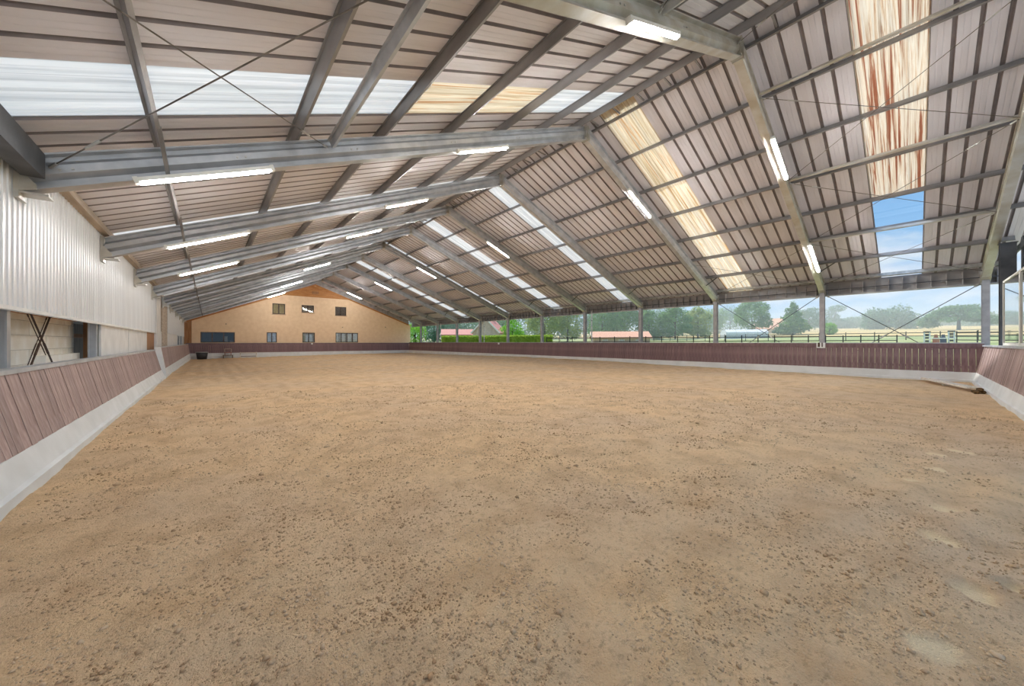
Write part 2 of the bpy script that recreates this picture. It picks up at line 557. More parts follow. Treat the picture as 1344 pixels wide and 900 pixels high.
# loose crumbs of sand lying on the surface, thick near the camera
rc = np.random.default_rng(11)
nC = 95000
dist = 0.9 + 13.0 * rc.random(nC) ** 1.5
az = rc.uniform(-0.25, 1.75, nC)
cx_, cy_ = dist * np.sin(az + 0.0), dist * np.cos(az)
dens = vnoise(cx_ * 1.3 + 9, cy_ * 1.3, 21) * .6 + vnoise(cx_ * 4, cy_ * 4, 22) * .4
keep = (cx_ > -1.35) & (cx_ < 23) & (cy_ > -1.4) & (dens + rc.uniform(-.12, .12, nC) > 0.40)
cx_, cy_, dist = cx_[keep], cy_[keep], dist[keep]
ix = np.clip(np.searchsorted(xs, cx_) - 1, 0, nx - 2); iy = np.clip(np.searchsorted(ys, cy_) - 1, 0, ny - 2)
cz_ = Z[ix, iy]
tr_ = TR[ix, iy] < .2
cx_, cy_, cz_, dist = cx_[tr_], cy_[tr_], cz_[tr_], dist[tr_]
nC = len(cx_)
sz_ = rc.lognormal(-5.35, .45, nC) * (1 + dist * .07)
O = np.array([(1, 0, 0), (0, 1, 0), (-1, 0, 0), (0, -1, 0), (0, 0, .8), (0, 0, -.6)], float)
VC = O[None] * sz_[:, None, None] * rc.uniform(.6, 1.35, (nC, 6, 3))
ca_, sa_ = np.cos(rc.uniform(0, 6.28, nC)), np.sin(rc.uniform(0, 6.28, nC))
VC = np.stack([VC[..., 0] * ca_[:, None] - VC[..., 1] * sa_[:, None], VC[..., 0] * sa_[:, None] + VC[..., 1] * ca_[:, None], VC[..., 2]], -1)
VC += np.stack([cx_, cy_, cz_ + sz_ * .25], -1)[:, None]
T = np.array([(0, 1, 4), (1, 2, 4), (2, 3, 4), (3, 0, 4), (1, 0, 5), (2, 1, 5), (3, 2, 5), (0, 3, 5)])
TT = (T[None] + 6 * np.arange(nC)[:, None, None]).reshape(-1, 3)
cme = bpy.data.meshes.new('sand_crumbs')
cme.vertices.add(nC * 6); cme.vertices.foreach_set('co', VC.ravel())
cme.loops.add(TT.size); cme.loops.foreach_set('vertex_index', TT.ravel())
cme.polygons.add(len(TT)); cme.polygons.foreach_set('loop_start', np.arange(0, TT.size, 3)); cme.polygons.foreach_set('loop_total', np.full(len(TT), 3))
cme.polygons.foreach_set('use_smooth', np.ones(len(TT), bool))
cme.update(calc_edges=True)
co_ = link('sand_crumbs', cme, 'crumb', fl)
co_['kind'] = 'stuff'
tag(fl, 'raked tan sand floor of the riding hall with paler trodden prints', 'floor', kind='structure')

# ------------------------------------------------------------------ roof: ceiling > sheets
ceil = MB()
yr0, yr1 = -2.6, YFAR
ceil.loft([(XM - .35, yr0, zsheet(XM - .35) + .07), (XM, yr0, ZS + .07), (XM + .35, yr0, zsheet(XM + .35) + .07), (XM + .35, yr0, zsheet(XM + .35) + .085), (XM, yr0, ZS + .085), (XM - .35, yr0, zsheet(XM - .35) + .085)],
          [(XM - .35, yr1, zsheet(XM - .35) + .07), (XM, yr1, ZS + .07), (XM + .35, yr1, zsheet(XM + .35) + .07), (XM + .35, yr1, zsheet(XM + .35) + .085), (XM, yr1, ZS + .085), (XM - .35, yr1, zsheet(XM - .35) + .085)])
ceiling = ceil.obj('ceiling', 'roof_sheet')
tag(ceiling, 'underside of the pitched sheet metal roof with translucent strips', 'ceiling', kind='structure')

def sheet_mesh(name, w, side, xa, xb, ribs=3, rw=0.085, rh=0.045, wave=False, rib_m=None):
    """one profiled sheet, running from xa to xb down the slope; local origin at y of its first edge"""
    prof = []          # (y, up, ribflag of following segment)
    p = w / ribs
    if not wave:
        for i in range(ribs):
            y0_ = i * p
            if i == 0:
                prof.append((y0_, rh, 1))
                prof.append((y0_ + rw * 0.25, rh, 1))
                prof.append((y0_ + rw * 0.5, 0, 0))
            else:
                prof.append((y0_ - rw * 0.5, 0, 1))
                prof.append((y0_ - rw * 0.25, rh, 1))
                prof.append((y0_ + rw * 0.25, rh, 1))
                prof.append((y0_ + rw * 0.5, 0, 0))
            # two shallow stiffening lines in the pan
            for q in (0.36, 0.68):
                yy = y0_ + rw * .5 + (p - rw) * q
                prof.append((yy - .012, 0, 0)); prof.append((yy, 0.006, 0)); prof.append((yy + .012, 0, 0))
        prof.append((w - rw * 0.5, 0, 1))
        prof.append((w - rw * 0.25, rh, 1))
        prof.append((w, rh, 1))
    else:
        n = ribs * 4
        for i in range(ribs):
            y0_ = i * p
            for q, u in ((0, 1), (.13, 1), (.25, 0), (.42, 0), (.5, .35), (.58, 0), (.75, 0), (.87, 1)):
                prof.append((y0_ + p * q, u * 0.035, 0))
        prof.append((w, 0.035, 0))
    vs = []; fs = []; mi = []
    xs_ = [xa, xb]
    for (y, u, r) in prof:
        for x in xs_:
            vs.append((x, y, zsheet(x) + u))
    for i in range(len(prof) - 1):
        a = 2 * i
        fs.append((a, a + 1, a + 3, a + 2))
        mi.append(1 if prof[i][2] else 0)
    me = mesh(name, vs, fs)
    return me, mi

SKY_STRIPS = [(-0.22, 1.03), (6.22, 7.49), (13.72, 14.88), (20.9, 22.05), (28.3, 29.45), (35.9, 37.1)]
XE_L, XE_R = -2.15, 24.35
segs = []
edges = [-2.6] + [v for s_ in SKY_STRIPS for v in s_] + [YFAR]
for i in range(0, len(edges) - 1, 2):
    a, b_ = edges[i], edges[i + 1]
    n = max(1, round((b_ - a) / 1.26))
    for k in range(n):
        segs.append((a + (b_ - a) * k / n, (b_ - a) / n))
cache = {}
for (y0_, w) in segs:
    for side, (xa, xb) in ((-1, (XE_L, XM)), (1, (XM, XE_R))):
        key = (round(w, 4), side)
        if key not in cache:
            me, mi = sheet_mesh('roof_sheet', w, side, xa, xb)
            me.materials.append(MATS['roof_sheet'])
            me.materials.append(MATS['roof_rib'])
            me.polygons.foreach_set('material_index', mi)
            cache[key] = me
        link('roof_sheet', cache[key], None, ceiling, (0, y0_, 0))
def skylight(y0_, w, xa, xb, m, label=None, dz=0.0, clear=False):
    me, mi = sheet_mesh('skylight_sheet', w + 0.06, -1, xa, xb, wave=True)
    o = link('skylight_sheet', me, m, ceiling, (0, y0_ - 0.03, dz))
    if label:
        o['label'] = label
    return o
for i, (a, b_) in enumerate(SKY_STRIPS):
    w = b_ - a
    if i == 0:
        skylight(a, w, XE_L, XM, 'sky_white')
        skylight(a, w, XM, 18.45, 'sky_rust', 'rust-streaked translucent sheet above the corner')
        mbp = MB()
        for q in range(3):
            ya, yb = a + w * q / 3, a + w * (q + 1) / 3
            mbp.loft([(18.45, ya, zsheet(18.45)), (18.45, yb, zsheet(18.45)), (18.45, yb, zsheet(18.45) + .006), (18.45, ya, zsheet(18.45) + .006)],
                     [(XE_R, ya, zsheet(XE_R)), (XE_R, yb, zsheet(XE_R)), (XE_R, yb, zsheet(XE_R) + .006), (XE_R, ya, zsheet(XE_R) + .006)])
        o = mbp.obj('skylight_sheet', 'clear_sheet', ceiling)
        o['label'] = 'clear sheet showing blue sky'
    elif i == 1:
        skylight(a, w, XE_L, 3.35, 'sky_white')
        skylight(a, w, 3.30, 6.95, 'sky_stain', 'yellow-brown stained translucent sheet', 0.004)
        skylight(a, w, 6.90, XM, 'sky_white')
        skylight(a, w, XM, 15.0, 'sky_stain', 'cream and orange stained translucent sheet')
        skylight(a, w, 14.95, XE_R, 'sky_cream', 'cream translucent sheet with orange streaks', 0.004)
    else:
        skylight(a, w, XE_L, XM, 'sky_white')
        skylight(a, w, XM, XE_R, 'sky_white')

# ------------------------------------------------------------------ purlins
ORD = ['first', 'second', 'third', 'fourth', 'fifth', 'sixth', 'seventh', 'eighth', 'ninth', 'tenth', 'eleventh']
def purlin_section(x, sgn, h=0.195, w=0.05, drop=0.225, t_=0.010):
    """Z purlin standing square to the slope; returns list of (x,z)"""
    s_ = SLL if x < XM else -SLR
    al = math.atan(s_)
    ux, uz = math.cos(al), math.sin(al)       # up/down slope direction (positive x)
    nx_, nz_ = -uz, ux
    bx, bz = x, zsheet(x) - drop
    pts = [(0, 0), (w * sgn, 0), (w * sgn, .022), ((w - t_) * sgn, .022), ((w - t_) * sgn, t_), (t_ * sgn, t_), (t_ * sgn, h - t_), (t_ * sgn, h), (-(w - t_) * sgn, h), (-(w - t_) * sgn, h - t_), (0, h - t_)]
    return [(bx + a * ux + n * nx_, bz + a * uz + n * nz_) for a, n in pts]
PL = [10.28, 8.50, 6.70, 4.86, 3.07, 1.31, -0.59]
PRT = [11.02, 12.65, 14.55, 16.38, 18.32, 20.15, 22.05]
def purlin(x, sgn, label):
    s_ = purlin_section(x, sgn)
    mb = MB()
    mb.loft([(a, -2.4, z) for a, z in s_], [(a, YFAR - .1, z) for a, z in s_])
    o = mb.obj('purlin', 'purlin_steel')
    tag(o, label, 'purlin', 'roof purlins')
for i, x in enumerate(PL):
    purlin(x, 1, ('grey steel purlin on the left roof slope, right below the ridge', 'grey steel purlin on the left roof slope, lowest one above the white wall')[0 if i == 0 else 1] if i in (0, 6) else 'grey steel purlin on the left roof slope, %s down from the ridge' % ORD[i])
for i, x in enumerate(PRT):
    purlin(x, -1, 'grey steel purlin on the right roof slope, right below the ridge' if i == 0 else 'grey steel purlin on the right roof slope, %s down from the ridge' % ORD[i])

# ridge ties between the two ridge purlins
rtm = MB().box(10.36, 10.94, -.02, .02, ztop(10.36) + .10, ztop(10.36) + .14).me('ridge_tie')
rtm.materials.append(MATS['purlin_steel'])
for k in range(60):
    y = -2.2 + k * 0.9
    if y < YFAR - .2:
        link('ridge_tie', rtm, None, ceiling, (0, y, 0))

# ------------------------------------------------------------------ portal frames
SIG = [(-.105, 0), (.105, 0), (.105, .022), (.018, .034), (.018, .12), (.095, .185), (.095, .295), (.018, .36), (.018, .426), (.105, .438), (.105, .46), (-.105, .46), (-.105, .438), (-.018, .426), (-.018, .36), (-.095, .295), (-.095, .185), (-.018, .12), (-.018, .034), (-.105, .022)]
def rafter_mesh(xa, xb):
    s_ = SLL if xb <= XM else SLR
    k = math.hypot(1, s_) * 0.5 / (0.46 * math.hypot(1, s_))
    A = [(xa, y, zbot(xa) + n * k) for y, n in SIG]
    B = [(xb, y, zbot(xb) + n * k) for y, n in SIG]
    return MB().loft(A, B).me('rafter')
RL = rafter_mesh(-1.93, XM - .05)
RR = rafter_mesh(XM + .05, 23.86)
def ihsec(cx, cy, w, d, tf=.02, tw=.012):
    a, b_ = w / 2, d / 2
    return [(cx - b_, cy - a), (cx - b_ + tf, cy - a), (cx - b_ + tf, cy - tw), (cx + b_ - tf, cy - tw), (cx + b_ - tf, cy - a), (cx + b_, cy - a), (cx + b_, cy + a), (cx + b_ - tf, cy + a), (cx + b_ - tf, cy + tw), (cx - b_ + tf, cy + tw), (cx - b_ + tf, cy + a), (cx - b_, cy + a)]
def postmesh(cx, z0, z1, w=.20, d=.26):
    s_ = ihsec(cx, 0, w, d)
    return MB().loft([(x, y, z0) for x, y in s_], [(x, y, z1) for x, y in s_]).me('post')
PLm = postmesh(-2.13, -0.3, zbot(-2.0) + 0.3, .11, .14)
PRm = postmesh(23.83, -0.3, zbot(23.83) + 0.02)
ap = MB()
zb, zt = zbot(XM) - .02, ztop(XM) + .02
for s_ in (-1, 1):
    ap.box(XM + s_ * .05 - .012, XM + s_ * .05 + .012, -.13, .13, zb - .02, zt)
    for y in (-.125, .105):
        ap.box(XM + s_ * .14 - .01, XM + s_ * .14 + .01, y, y + .02, zb + .02, zt - .06)
        ap.bar((XM + s_ * .06, y + .01, zt - .04), (XM + s_ * .14, y + .01, zt - .12), .02, .03)
        ap.bar((XM + s_ * .06, y + .01, zb + .05), (XM + s_ * .14, y + .01, zb + .02), .02, .03)
ap.box(XM - .045, XM + .045, -.10, .10, zb + .02, zb + .05)
ap.box(XM - .045, XM + .045, -.10, .10, zt - .05, zt - .02)
ap.box(XM - .012, XM + .012, -.11, .11, zb + .05, zt - .05)
APm = ap.me('apex_plate')
hp = MB()
hp.loft([(23.45, -.12, zbot(23.45) - .015), (23.98, -.12, zbot(23.98) - .015), (23.98, -.12, zbot(23.98) + .03), (23.45, -.12, zbot(23.45) + .03)],
        [(23.45, .12, zbot(23.45) - .015), (23.98, .12, zbot(23.98) - .015), (23.98, .12, zbot(23.98) + .03), (23.45, .12, zbot(23.45) + .03)])
hp.box(23.95, 23.98, -.12, .12, zbot(23.9) - .05, ztop(23.9) - .04)
HPm = hp.me('haunch_plate')
lb = MB()
lb.box(-1.99, -1.945, -.15, .15, zbot(-1.95) - .10, ztop(-1.95) + .02)
lb.box(-1.95, -1.70, -.12, .12, zbot(-1.9) - .045, zbot(-1.9) - .015)
for y in (-.145, .125):
    lb.loft([(-1.945, y, zbot(-1.95)), (-1.945, y + .02, zbot(-1.95)), (-1.945, y + .02, zbot(-1.95) + .3), (-1.945, y, zbot(-1.95) + .3)],
            [(-1.80, y, zbot(-1.8) - .02), (-1.80, y + .02, zbot(-1.8) - .02), (-1.80, y + .02, zbot(-1.8) + .05), (-1.80, y, zbot(-1.8) + .05)])
LBm = lb.me('haunch_bracket')
fb = MB(); fb.bar((22.05, -.68, ztop(22.05) + .03), (22.02, -.10, zbot(22.02) + .12), .035, .05, (1, 0, 0)); FBR = fb.me('fly_brace')
fb = MB(); fb.bar((-.56, -.72, ztop(-.56) + .04), (-.50, -.11, zbot(-.50) + .03), .05, .05, (1, 0, 0)); FBL = fb.me('fly_brace')
bo = MB()
def bolts(mb, x, dz=.25):
    for d in (-.06, .06):
        z = zbot(x + d) + dz
        mb.tube((x + d, -.112, z), (x + d, -.094, z), .018, 6)
BLT = {}
for x in (-1.55, .45, 2.4, 4.9, 7.2, 14.2, 17.2, 20.6, 22.9):
    mb = MB(); bolts(mb, x)
    for k, me_ in enumerate(mb.pieces('bolt')):
        BLT[(x, k)] = me_
for me_, mm in ((RL, 'steel'), (RR, 'steel'), (PLm, 'steel'), (PRm, 'post_steel'), (APm, 'steel_old'), (HPm, 'steel_old'), (LBm, 'steel_old'), (FBR, 'dark_steel'), (FBL, 'purlin_steel')):
    me_.materials.append(MATS[mm])
for me_ in BLT.values():
    me_.materials.append(MATS['galv'])
RLo, RRo = RL.copy(), RR.copy()
for me_ in (RLo, RRo):
    me_.materials.clear(); me_.materials.append(MATS['steel_old'])
WHERE = ['nearest the camera, cut off at the right edge', 'first one with its ridge in view, grime streaked', 'second with its ridge in view', 'third with its ridge in view', 'fourth with its ridge in view', 'fifth with its ridge in view', 'sixth with its ridge in view', 'fourth from the tan gable', 'third from the tan gable', 'next to last before the tan gable', 'last before the tan gable']
FN = ['nearest', 'second', 'third', 'fourth', 'fifth', 'sixth', 'seventh', 'eighth', 'ninth', 'tenth', 'last']
for i, y in enumerate(F):
    fr = empty('portal_frame', (0, y, 0))
    tag(fr, 'galvanised steel portal frame, ' + WHERE[i], 'steel frame', 'portal frames across the hall')
    link('rafter', RLo if i <= 1 else RL, None, fr)
    link('rafter', RRo if i <= 1 else RR, None, fr)
    link('post', PLm, None, fr)
    link('post', PRm, None, fr)
    link('apex_plate', APm, None, fr)
    link('haunch_plate', HPm, None, fr)
    link('haunch_bracket', LBm, None, fr)
    link('fly_brace', FBL, None, fr)
    if i > 0:
        link('fly_brace', FBR, None, fr)
    if 0 < i < 6:
        for me_ in BLT.values():
            link('bolt', me_, None, fr)

# ------------------------------------------------------------------ strip lights under the rafters
def lamp_meshes(x0_, x1_, tm_='lamp_tube'):
    y = -0.16
    p = Vector((x0_, y, zbot(x0_) - .03)); q = Vector((x1_, y, zbot(x1_) - .03))
    d = (q - p).normalized()
    body = MB(); body.bar(p, q, .13, .06)
    tube_ = MB(); tube_.tube(p + d * .05 + Vector((0, 0, -.052)), q - d * .05 + Vector((0, 0, -.052)), .026, 8)
    cap = MB()
    for c_ in (p, q):
        cap.bar(c_ - d * .03, c_ + d * .03, .1, .1)
    clip = MB()
    for f_ in (.2, .8):
        c_ = p.lerp(q, f_)
        clip.bar(c_ + Vector((0, .0, .02)), c_ + Vector((0, .12, .06)), .04, .015)
    out = []
    for mb, nm, mm in ((body, 'lamp_body', 'lamp_body'), (tube_, 'lamp_tube', tm_), (cap, 'end_cap', 'lamp_body'), (clip, 'clip', 'galv')):
        out += [(nm, me_) for me_ in mb.pieces(nm, mm)]
    return out
LAMPS = [((-.85, .90), 'low on the left rafter'), ((5.0, 6.7), 'high on the left rafter'), ((13.45, 15.3), 'high on the right rafter'), ((19.4, 21.6), 'low on the right rafter')]
LM = [lamp_meshes(*a, 'lamp_tube_dim' if k == 0 else 'lamp_tube') for k, (a, _) in enumerate(LAMPS)]
for i, y in enumerate(F):
    if i == 0:
        continue
    for k, (span, wh) in enumerate(LAMPS):
        if k == 0 and i > 4 or k == 1 and i in (5, 7, 9) or k == 3 and i != 1 or k == 2 and i not in (1, 2, 4, 6, 8, 10):  # right rafter lamps past the third frame are added to light the hall
            continue
        lo = empty('strip_light', (0, y, 0))
        tag(lo, 'white strip light %s of the %s steel frame' % (wh, FN[i]), 'lamp', 'strip lights under the rafters')
        for nm, me_ in LM[k]:
            link(nm, me_, None, lo)

# ------------------------------------------------------------------ struts and bracing rods
def strut(x, y0_, y1_, label, dz=.13, h=.14, m='steel_old'):
    sgn = 1 if x < XM else -1
    s_ = purlin_section(x, sgn, h=h, w=.065, drop=.235 + dz + h * .5)
    mb = MB(); mb.loft([(a, y0_ + .11, z) for a, z in s_], [(a, y1_ - .11, z) for a, z in s_])
    o = mb.obj('bracing_strut', m)
    tag(o, label, 'steel beam', 'struts between the frames')
strut(12.25, F[0], F[1], 'olive grey strut across the rust-streaked skylight, just below the ridge')
strut(15.95, F[0], F[1], 'olive grey strut across the rust-streaked skylight, halfway down the slope')
strut(19.85, F[0], F[1], 'grey strut across the clear blue skylight sheet')
strut(1.95, F[1], F[2], 'wide grey strut from the third frame upward, right of the crossed rods', m='steel')
strut(6.2, F[0], F[1], 'short grey strut above the grimy rafter at the top edge')
mb = MB()
mb.box(-1.93, -1.72, F[1] + .16, F[2] - .16, ztop(-1.8) - .36, ztop(-1.8) - .02)
o = mb.obj('eave_strut', 'dark_steel')
tag(o, 'dark boxed eave strut running along the top of the white wall', 'steel beam')
def zm(x): return (zbot(x) + ztop(x)) / 2 + .08
def rod(p, q, label, r=.009, m='rod', turn=.12, tm='galv', fat=1.0):
    p = Vector(p); q = Vector(q)
    e_ = empty('bracing_rod', p)
    tag(e_, label, 'rod', 'diagonal bracing rods')
    z = Vector((0, 0, 0)); d = q - p
    mb = MB(); mb.tube(z, d, r, 6); mb.obj('rod', m, e_)
    dn = d.normalized()
    MB().tube(dn * (turn * d.length), dn * (turn * d.length + .28), r * 2.0 * fat, 6).obj('turnbuckle', tm, e_)
    MB().tube(dn * .02, dn * .16, r * 2.6 * fat, 6).obj('end_fork', tm, e_)
RK = [0]
def roofrod(xa, ya, xb, yb, label, r=.009):
    RK[0] += 1
    dz = -.04 if RK[0] % 2 else .0
    rod((xa, ya, zm(xa) + dz), (xb, yb, zm(xb) + dz), label, r)
a0, a1, a2 = F[0] + .1, F[1] - .1, F[2] - .1
roofrod(12.3, a1, 15.9, a0, 'thin rod from below the ridge across the lower part of the rusty skylight')
roofrod(12.3, a0, 15.9, a1, 'thin rod climbing to the top right corner over the rusty skylight')
roofrod(16.0, a1, 19.8, a0, 'thin rod falling right from the right rafter lamp to the clear skylight')
roofrod(16.0, a0, 19.8, a1, 'thin rod rising right across the bottom of the rusty skylight')
roofrod(19.9, a1, 23.6, a0, 'thin rod falling right across the clear skylight sheet')
roofrod(19.9, a0, 23.6, a1, 'thin rod rising right across the clear skylight sheet')
b1, b2 = F[1] + .1, F[2] - .1
roofrod(-1.7, b2, 1.9, b1, 'crossed rod rising right from the white wall corner over the white skylight')
roofrod(1.85, b2, -1.7, b1, 'crossed rod falling right over the white skylight at upper left')
roofrod(20.1, F[1] + .1, 23.6, F[2] - .1, 'fine rod falling left beside the cream skylight above the eave')
roofrod(20.1, F[2] - .1, 23.6, F[1] + .1, 'fine rod falling right beside the cream skylight above the eave')
roofrod(10.3, a1, 6.3, a0, 'thin rod from the grimy frame ridge up to the top edge')
roofrod(6.1, a1, 2.0, a0, 'thin rod at the top edge, above the grimy left rafter')
XB = 23.86
for k in (0, 1):
    ya, yb = F[k] + .14, F[k + 1] - .14
    nm = ('the bay with the broad tree', 'the bay with the white tent')[k]
    rod((XB, yb, zbot(XB) - .10), (XB, ya, .35), 'dark diagonal rod falling right in ' + nm, .016, 'dark_steel', .55)
    rod((XB + .06, ya, zbot(XB) - .10), (XB + .06, yb, .35), 'dark diagonal rod falling left in ' + nm, .016, 'dark_steel', .55)

# ------------------------------------------------------------------ right eave beam, fascia, downpipes
eb = empty('eave_beam', (0, 0, 0))
tag(eb, 'dark grey eave beam with small fins over the open right side', 'eave beam')
s_ = purlin_section(23.72, -1, h=.195, w=.09, drop=.225)
MB().loft([(a, -2.3, z) for a, z in s_], [(a, YFAR, z) for a, z in s_]).obj('eave_purlin', 'galv', eb)
MB().box(24.20, 24.24, -2.6, YFAR, 4.08, 4.735).obj('fascia', 'gutter', eb)
MB().box(24.02, 24.24, -2.6, YFAR, 4.02, 4.09).obj('gutter_lip', 'gutter', eb)
MB().box(23.98, 24.02, -2.6, YFAR, 4.30, 4.34).obj('rail', 'dark_steel', eb)
fin = MB().box(23.98, 24.20, -.012, .012, 4.10, 4.62).me('fin')
fin.materials.append(MATS['gutter'])
for k in range(120):
    y = -2.2 + .4275 * k
    if y < 38:
        link('fin', fin, None, eb, (0, y, 0))
for i, nm in ((4, 'beside the fifth right post from the corner'), (7, 'beside the eighth right post'), (9, 'beside the tenth right post'), (10, 'beside the last right post before the tan gable')):
    dp = empty('downpipe', (24.0, F[i] - .55, 0))
    tag(dp, 'pale grey downpipe ' + nm, 'pipe', 'downpipes outside the posts')
    MB().tube((0, 0, 0), (0, 0, 4.2), .05, 10).obj('pipe', 'galv', dp)
    pb = MB()
    for z in (1.9, 3.4):
        pb.tube((0, 0, z), (0, 0, z + .05), .062, 10)
    pb.objs('pipe_clip', 'dark_steel', dp)

# ------------------------------------------------------------------ kick walls: baseboard > concrete base, plank, cap_rail
def kick(name, P, s0, s1, prof, pb, pt, H, cap, pw, gap, pm, capm, label, jitter=.0, band=None, zlow=-.4, s_small=None):
    """P(s,d,z) -> xyz. prof: base outline (d,z); pb/pt: plank foot and head (d,z)"""
    mb = MB()
    mb.loft([P(s0, d, z) for d, z in prof], [P(s1, d, z) for d, z in prof])
    base = mb.obj(name, 'concrete')
    tag(base, label, 'kick wall', kind='structure')
    th = .032
    s = s0 + .02
    n = 0
    while s < s1 - .05:
        w = pw + rnd.uniform(-jitter, jitter)
        w = min(w, s1 - s - .01)
        off = rnd.uniform(-.006, .006) if jitter else rnd.uniform(-.002, .002)
        hz = rnd.uniform(-.008, .004)
        q0 = Vector(P(s, pb[0] + off, pb[1] + hz)); 
        A = [P(s, pb[0] + off, pb[1] + hz), P(s + w, pb[0] + off, pb[1] + hz), P(s + w, pb[0] + th + off, pb[1] + hz), P(s, pb[0] + th + off, pb[1] + hz)]
        B = [P(s, pt[0] + off, pt[1]), P(s + w, pt[0] + off, pt[1]), P(s + w, pt[0] + th + off, pt[1]), P(s, pt[0] + th + off, pt[1])]
        org = Vector(A[0])
        mb = MB(); mb.loft([Vector(a) - org for a in A], [Vector(b_) - org for b_ in B])
        mb.obj('plank', pm, base, org)
        s += w + gap
        n += 1
    d0, d1, z0, z1 = cap
    MB().loft([P(s0, d0, z0), P(s0, d1, z0), P(s0, d1, z1), P(s0, d0, z1)], [P(s1, d0, z0), P(s1, d1, z0), P(s1, d1, z1), P(s1, d0, z1)]).obj('cap_rail', capm, base)
    for f_ in (.18, .85):
        dd = pb[0] + (pt[0] - pb[0]) * f_ + th + .012; zz = pb[1] + (pt[1] - pb[1]) * f_
        MB().loft([P(s0, dd, zz - .05), P(s0, dd + .05, zz - .05), P(s0, dd + .05, zz + .05), P(s0, dd, zz + .05)], [P(s1, dd, zz - .05), P(s1, dd + .05, zz - .05), P(s1, dd + .05, zz + .05), P(s1, dd, zz + .05)]).obj('backing_rail', 'timber_old', base)
    if band:
        d0, d1, z0, z1 = band
        MB().loft([P(s0, d0, z0), P(s0, d0 + .02, z0), P(s0, d1 + .02, z1), P(s0, d1, z1)], [P(s1, d0, z0), P(s1, d0 + .02, z0), P(s1, d1 + .02, z1), P(s1, d1, z1)]).obj('top_board', pm, base)
    return base
def prof(a, b_, back): return [(0, -.4), (0, .11), (.05, .125), (a, b_), (back, b_), (back, -.4)]
# left, near part
kick('baseboard_left', lambda s, d, z: (-1.47 - d, s, z), -1.7, 22.4, prof(.15, .40, .42), (.155, .40), (.36, 1.28), 1.32, (.34, .50, 1.27, 1.325),
     .165, .008, 'plank', 'rail', 'sloping kick wall of weathered brown planks on a pale concrete base, left side', jitter=.045)
# left, far part, standing a little further in
bl2 = kick('baseboard_left', lambda s, d, z: (-1.47 - d, s, z), 22.75, 51.6, prof(.08, .42, .40), (.085, .42), (.20, 1.40), 1.44, (.19, .36, 1.40, 1.44),
     .175, .008, 'plank', 'rail', 'further kick wall of brown planks behind a pale concrete end slab, left side', jitter=.03)
MB().loft([(-1.46, 22.62, -.4), (-1.46, 22.62, .1), (-1.66, 22.62, 1.44), (-1.86, 22.62, 1.44), (-1.86, 22.62, -.4)],
          [(-1.46, 22.76, -.4), (-1.46, 22.76, .1), (-1.66, 22.76, 1.44), (-1.86, 22.76, 1.44), (-1.86, 22.76, -.4)]).obj('end_slab', 'concrete', bl2)
# right
kick('baseboard_right', lambda s, d, z: (23.34 + d, s, z), -1.85, 51.6, prof(.09, .42, .30), (.095, .42), (.26, 1.60), 1.64, (.24, .40, 1.60, 1.64),
     .180, .010, 'plank_red', 'rail', 'long kick wall of red-brown planks under the open right side', band=(.205, .225, 1.40, 1.60))
# far end
kick('baseboard_far', lambda s, d, z: (s, 51.5 + d, z), -1.9, 23.6, prof(.09, .42, .30), (.095, .42), (.24, 1.50), 1.54, (.22, .38, 1.50, 1.55),
     .18, .006, 'plank_red', 'rail_dark', 'dark red-brown plank kick wall below the tan gable', band=(.20, .21, 1.36, 1.50))
# near end, behind the camera and in the right corner
kick('baseboard_near', lambda s, d, z: (s, -1.52 - d, z), 9.0, 23.64, prof(.12, .42, .34), (.125, .42), (.32, 1.48), 1.54, (.28, .46, 1.48, 1.54),
     .165, .008, 'plank', 'rail', 'weathered plank kick wall coming forward from the right corner', jitter=.03)

# ------------------------------------------------------------------ left wall
wl = MB()
wl.box(-3.6, -3.5, -2.4, 24.5, -.3, 4.4)                     # back of the recess
wl.box(-3.6, -1.98, -2.4, -2.3, -.3, 4.4)
wl.box(-3.5, -2.02, -2.4, 24.5, 2.30, 2.36)                  # soffit over the recess
wall_left = wl.obj('wall_left', 'timber_old')
tag(wall_left, 'white profiled metal wall with an open band above the kick wall, left side', 'wall', kind='structure')
def cladding(w, ribs, z0, zt0, zt1):
    pts = []
    p = w / ribs
    for i in range(ribs):
        for q, u in ((0, .0), (.34, .0), (.40, .014), (.60, .014), (.66, 0.0)):
            pts.append((p * (i + q), u))
    pts.append((w, 0))
    vs = []; fs = []
    for y, u in pts:
        f_ = y / w
        vs += [(u, y, z0), (u, y, zt0 + (zt1 - zt0) * f_)]
    for i in range(len(pts) - 1):
        a = 2 * i
        fs.append((a, a + 2, a + 3, a + 1))
    return mesh('cladding_sheet', vs, fs)
cm1 = cladding(1.0, 6, 2.13, 4.44, 4.44)
cm1.materials.append(MATS['cladding'])
for k in range(26):
    link('cladding_sheet', cm1, None, wall_left, (-2.0, -1.6 + k * 1.0, 0))
MB().box(-2.03, -1.95, -2.0, 24.4, 2.085, 2.135).obj('drip_rail', 'white_panel', wall_left)
MB().box(-2.03, -1.86, F[2] + .12, 24.4, 4.30, 4.44).obj('wall_plate', 'timber_pale', wall_left)
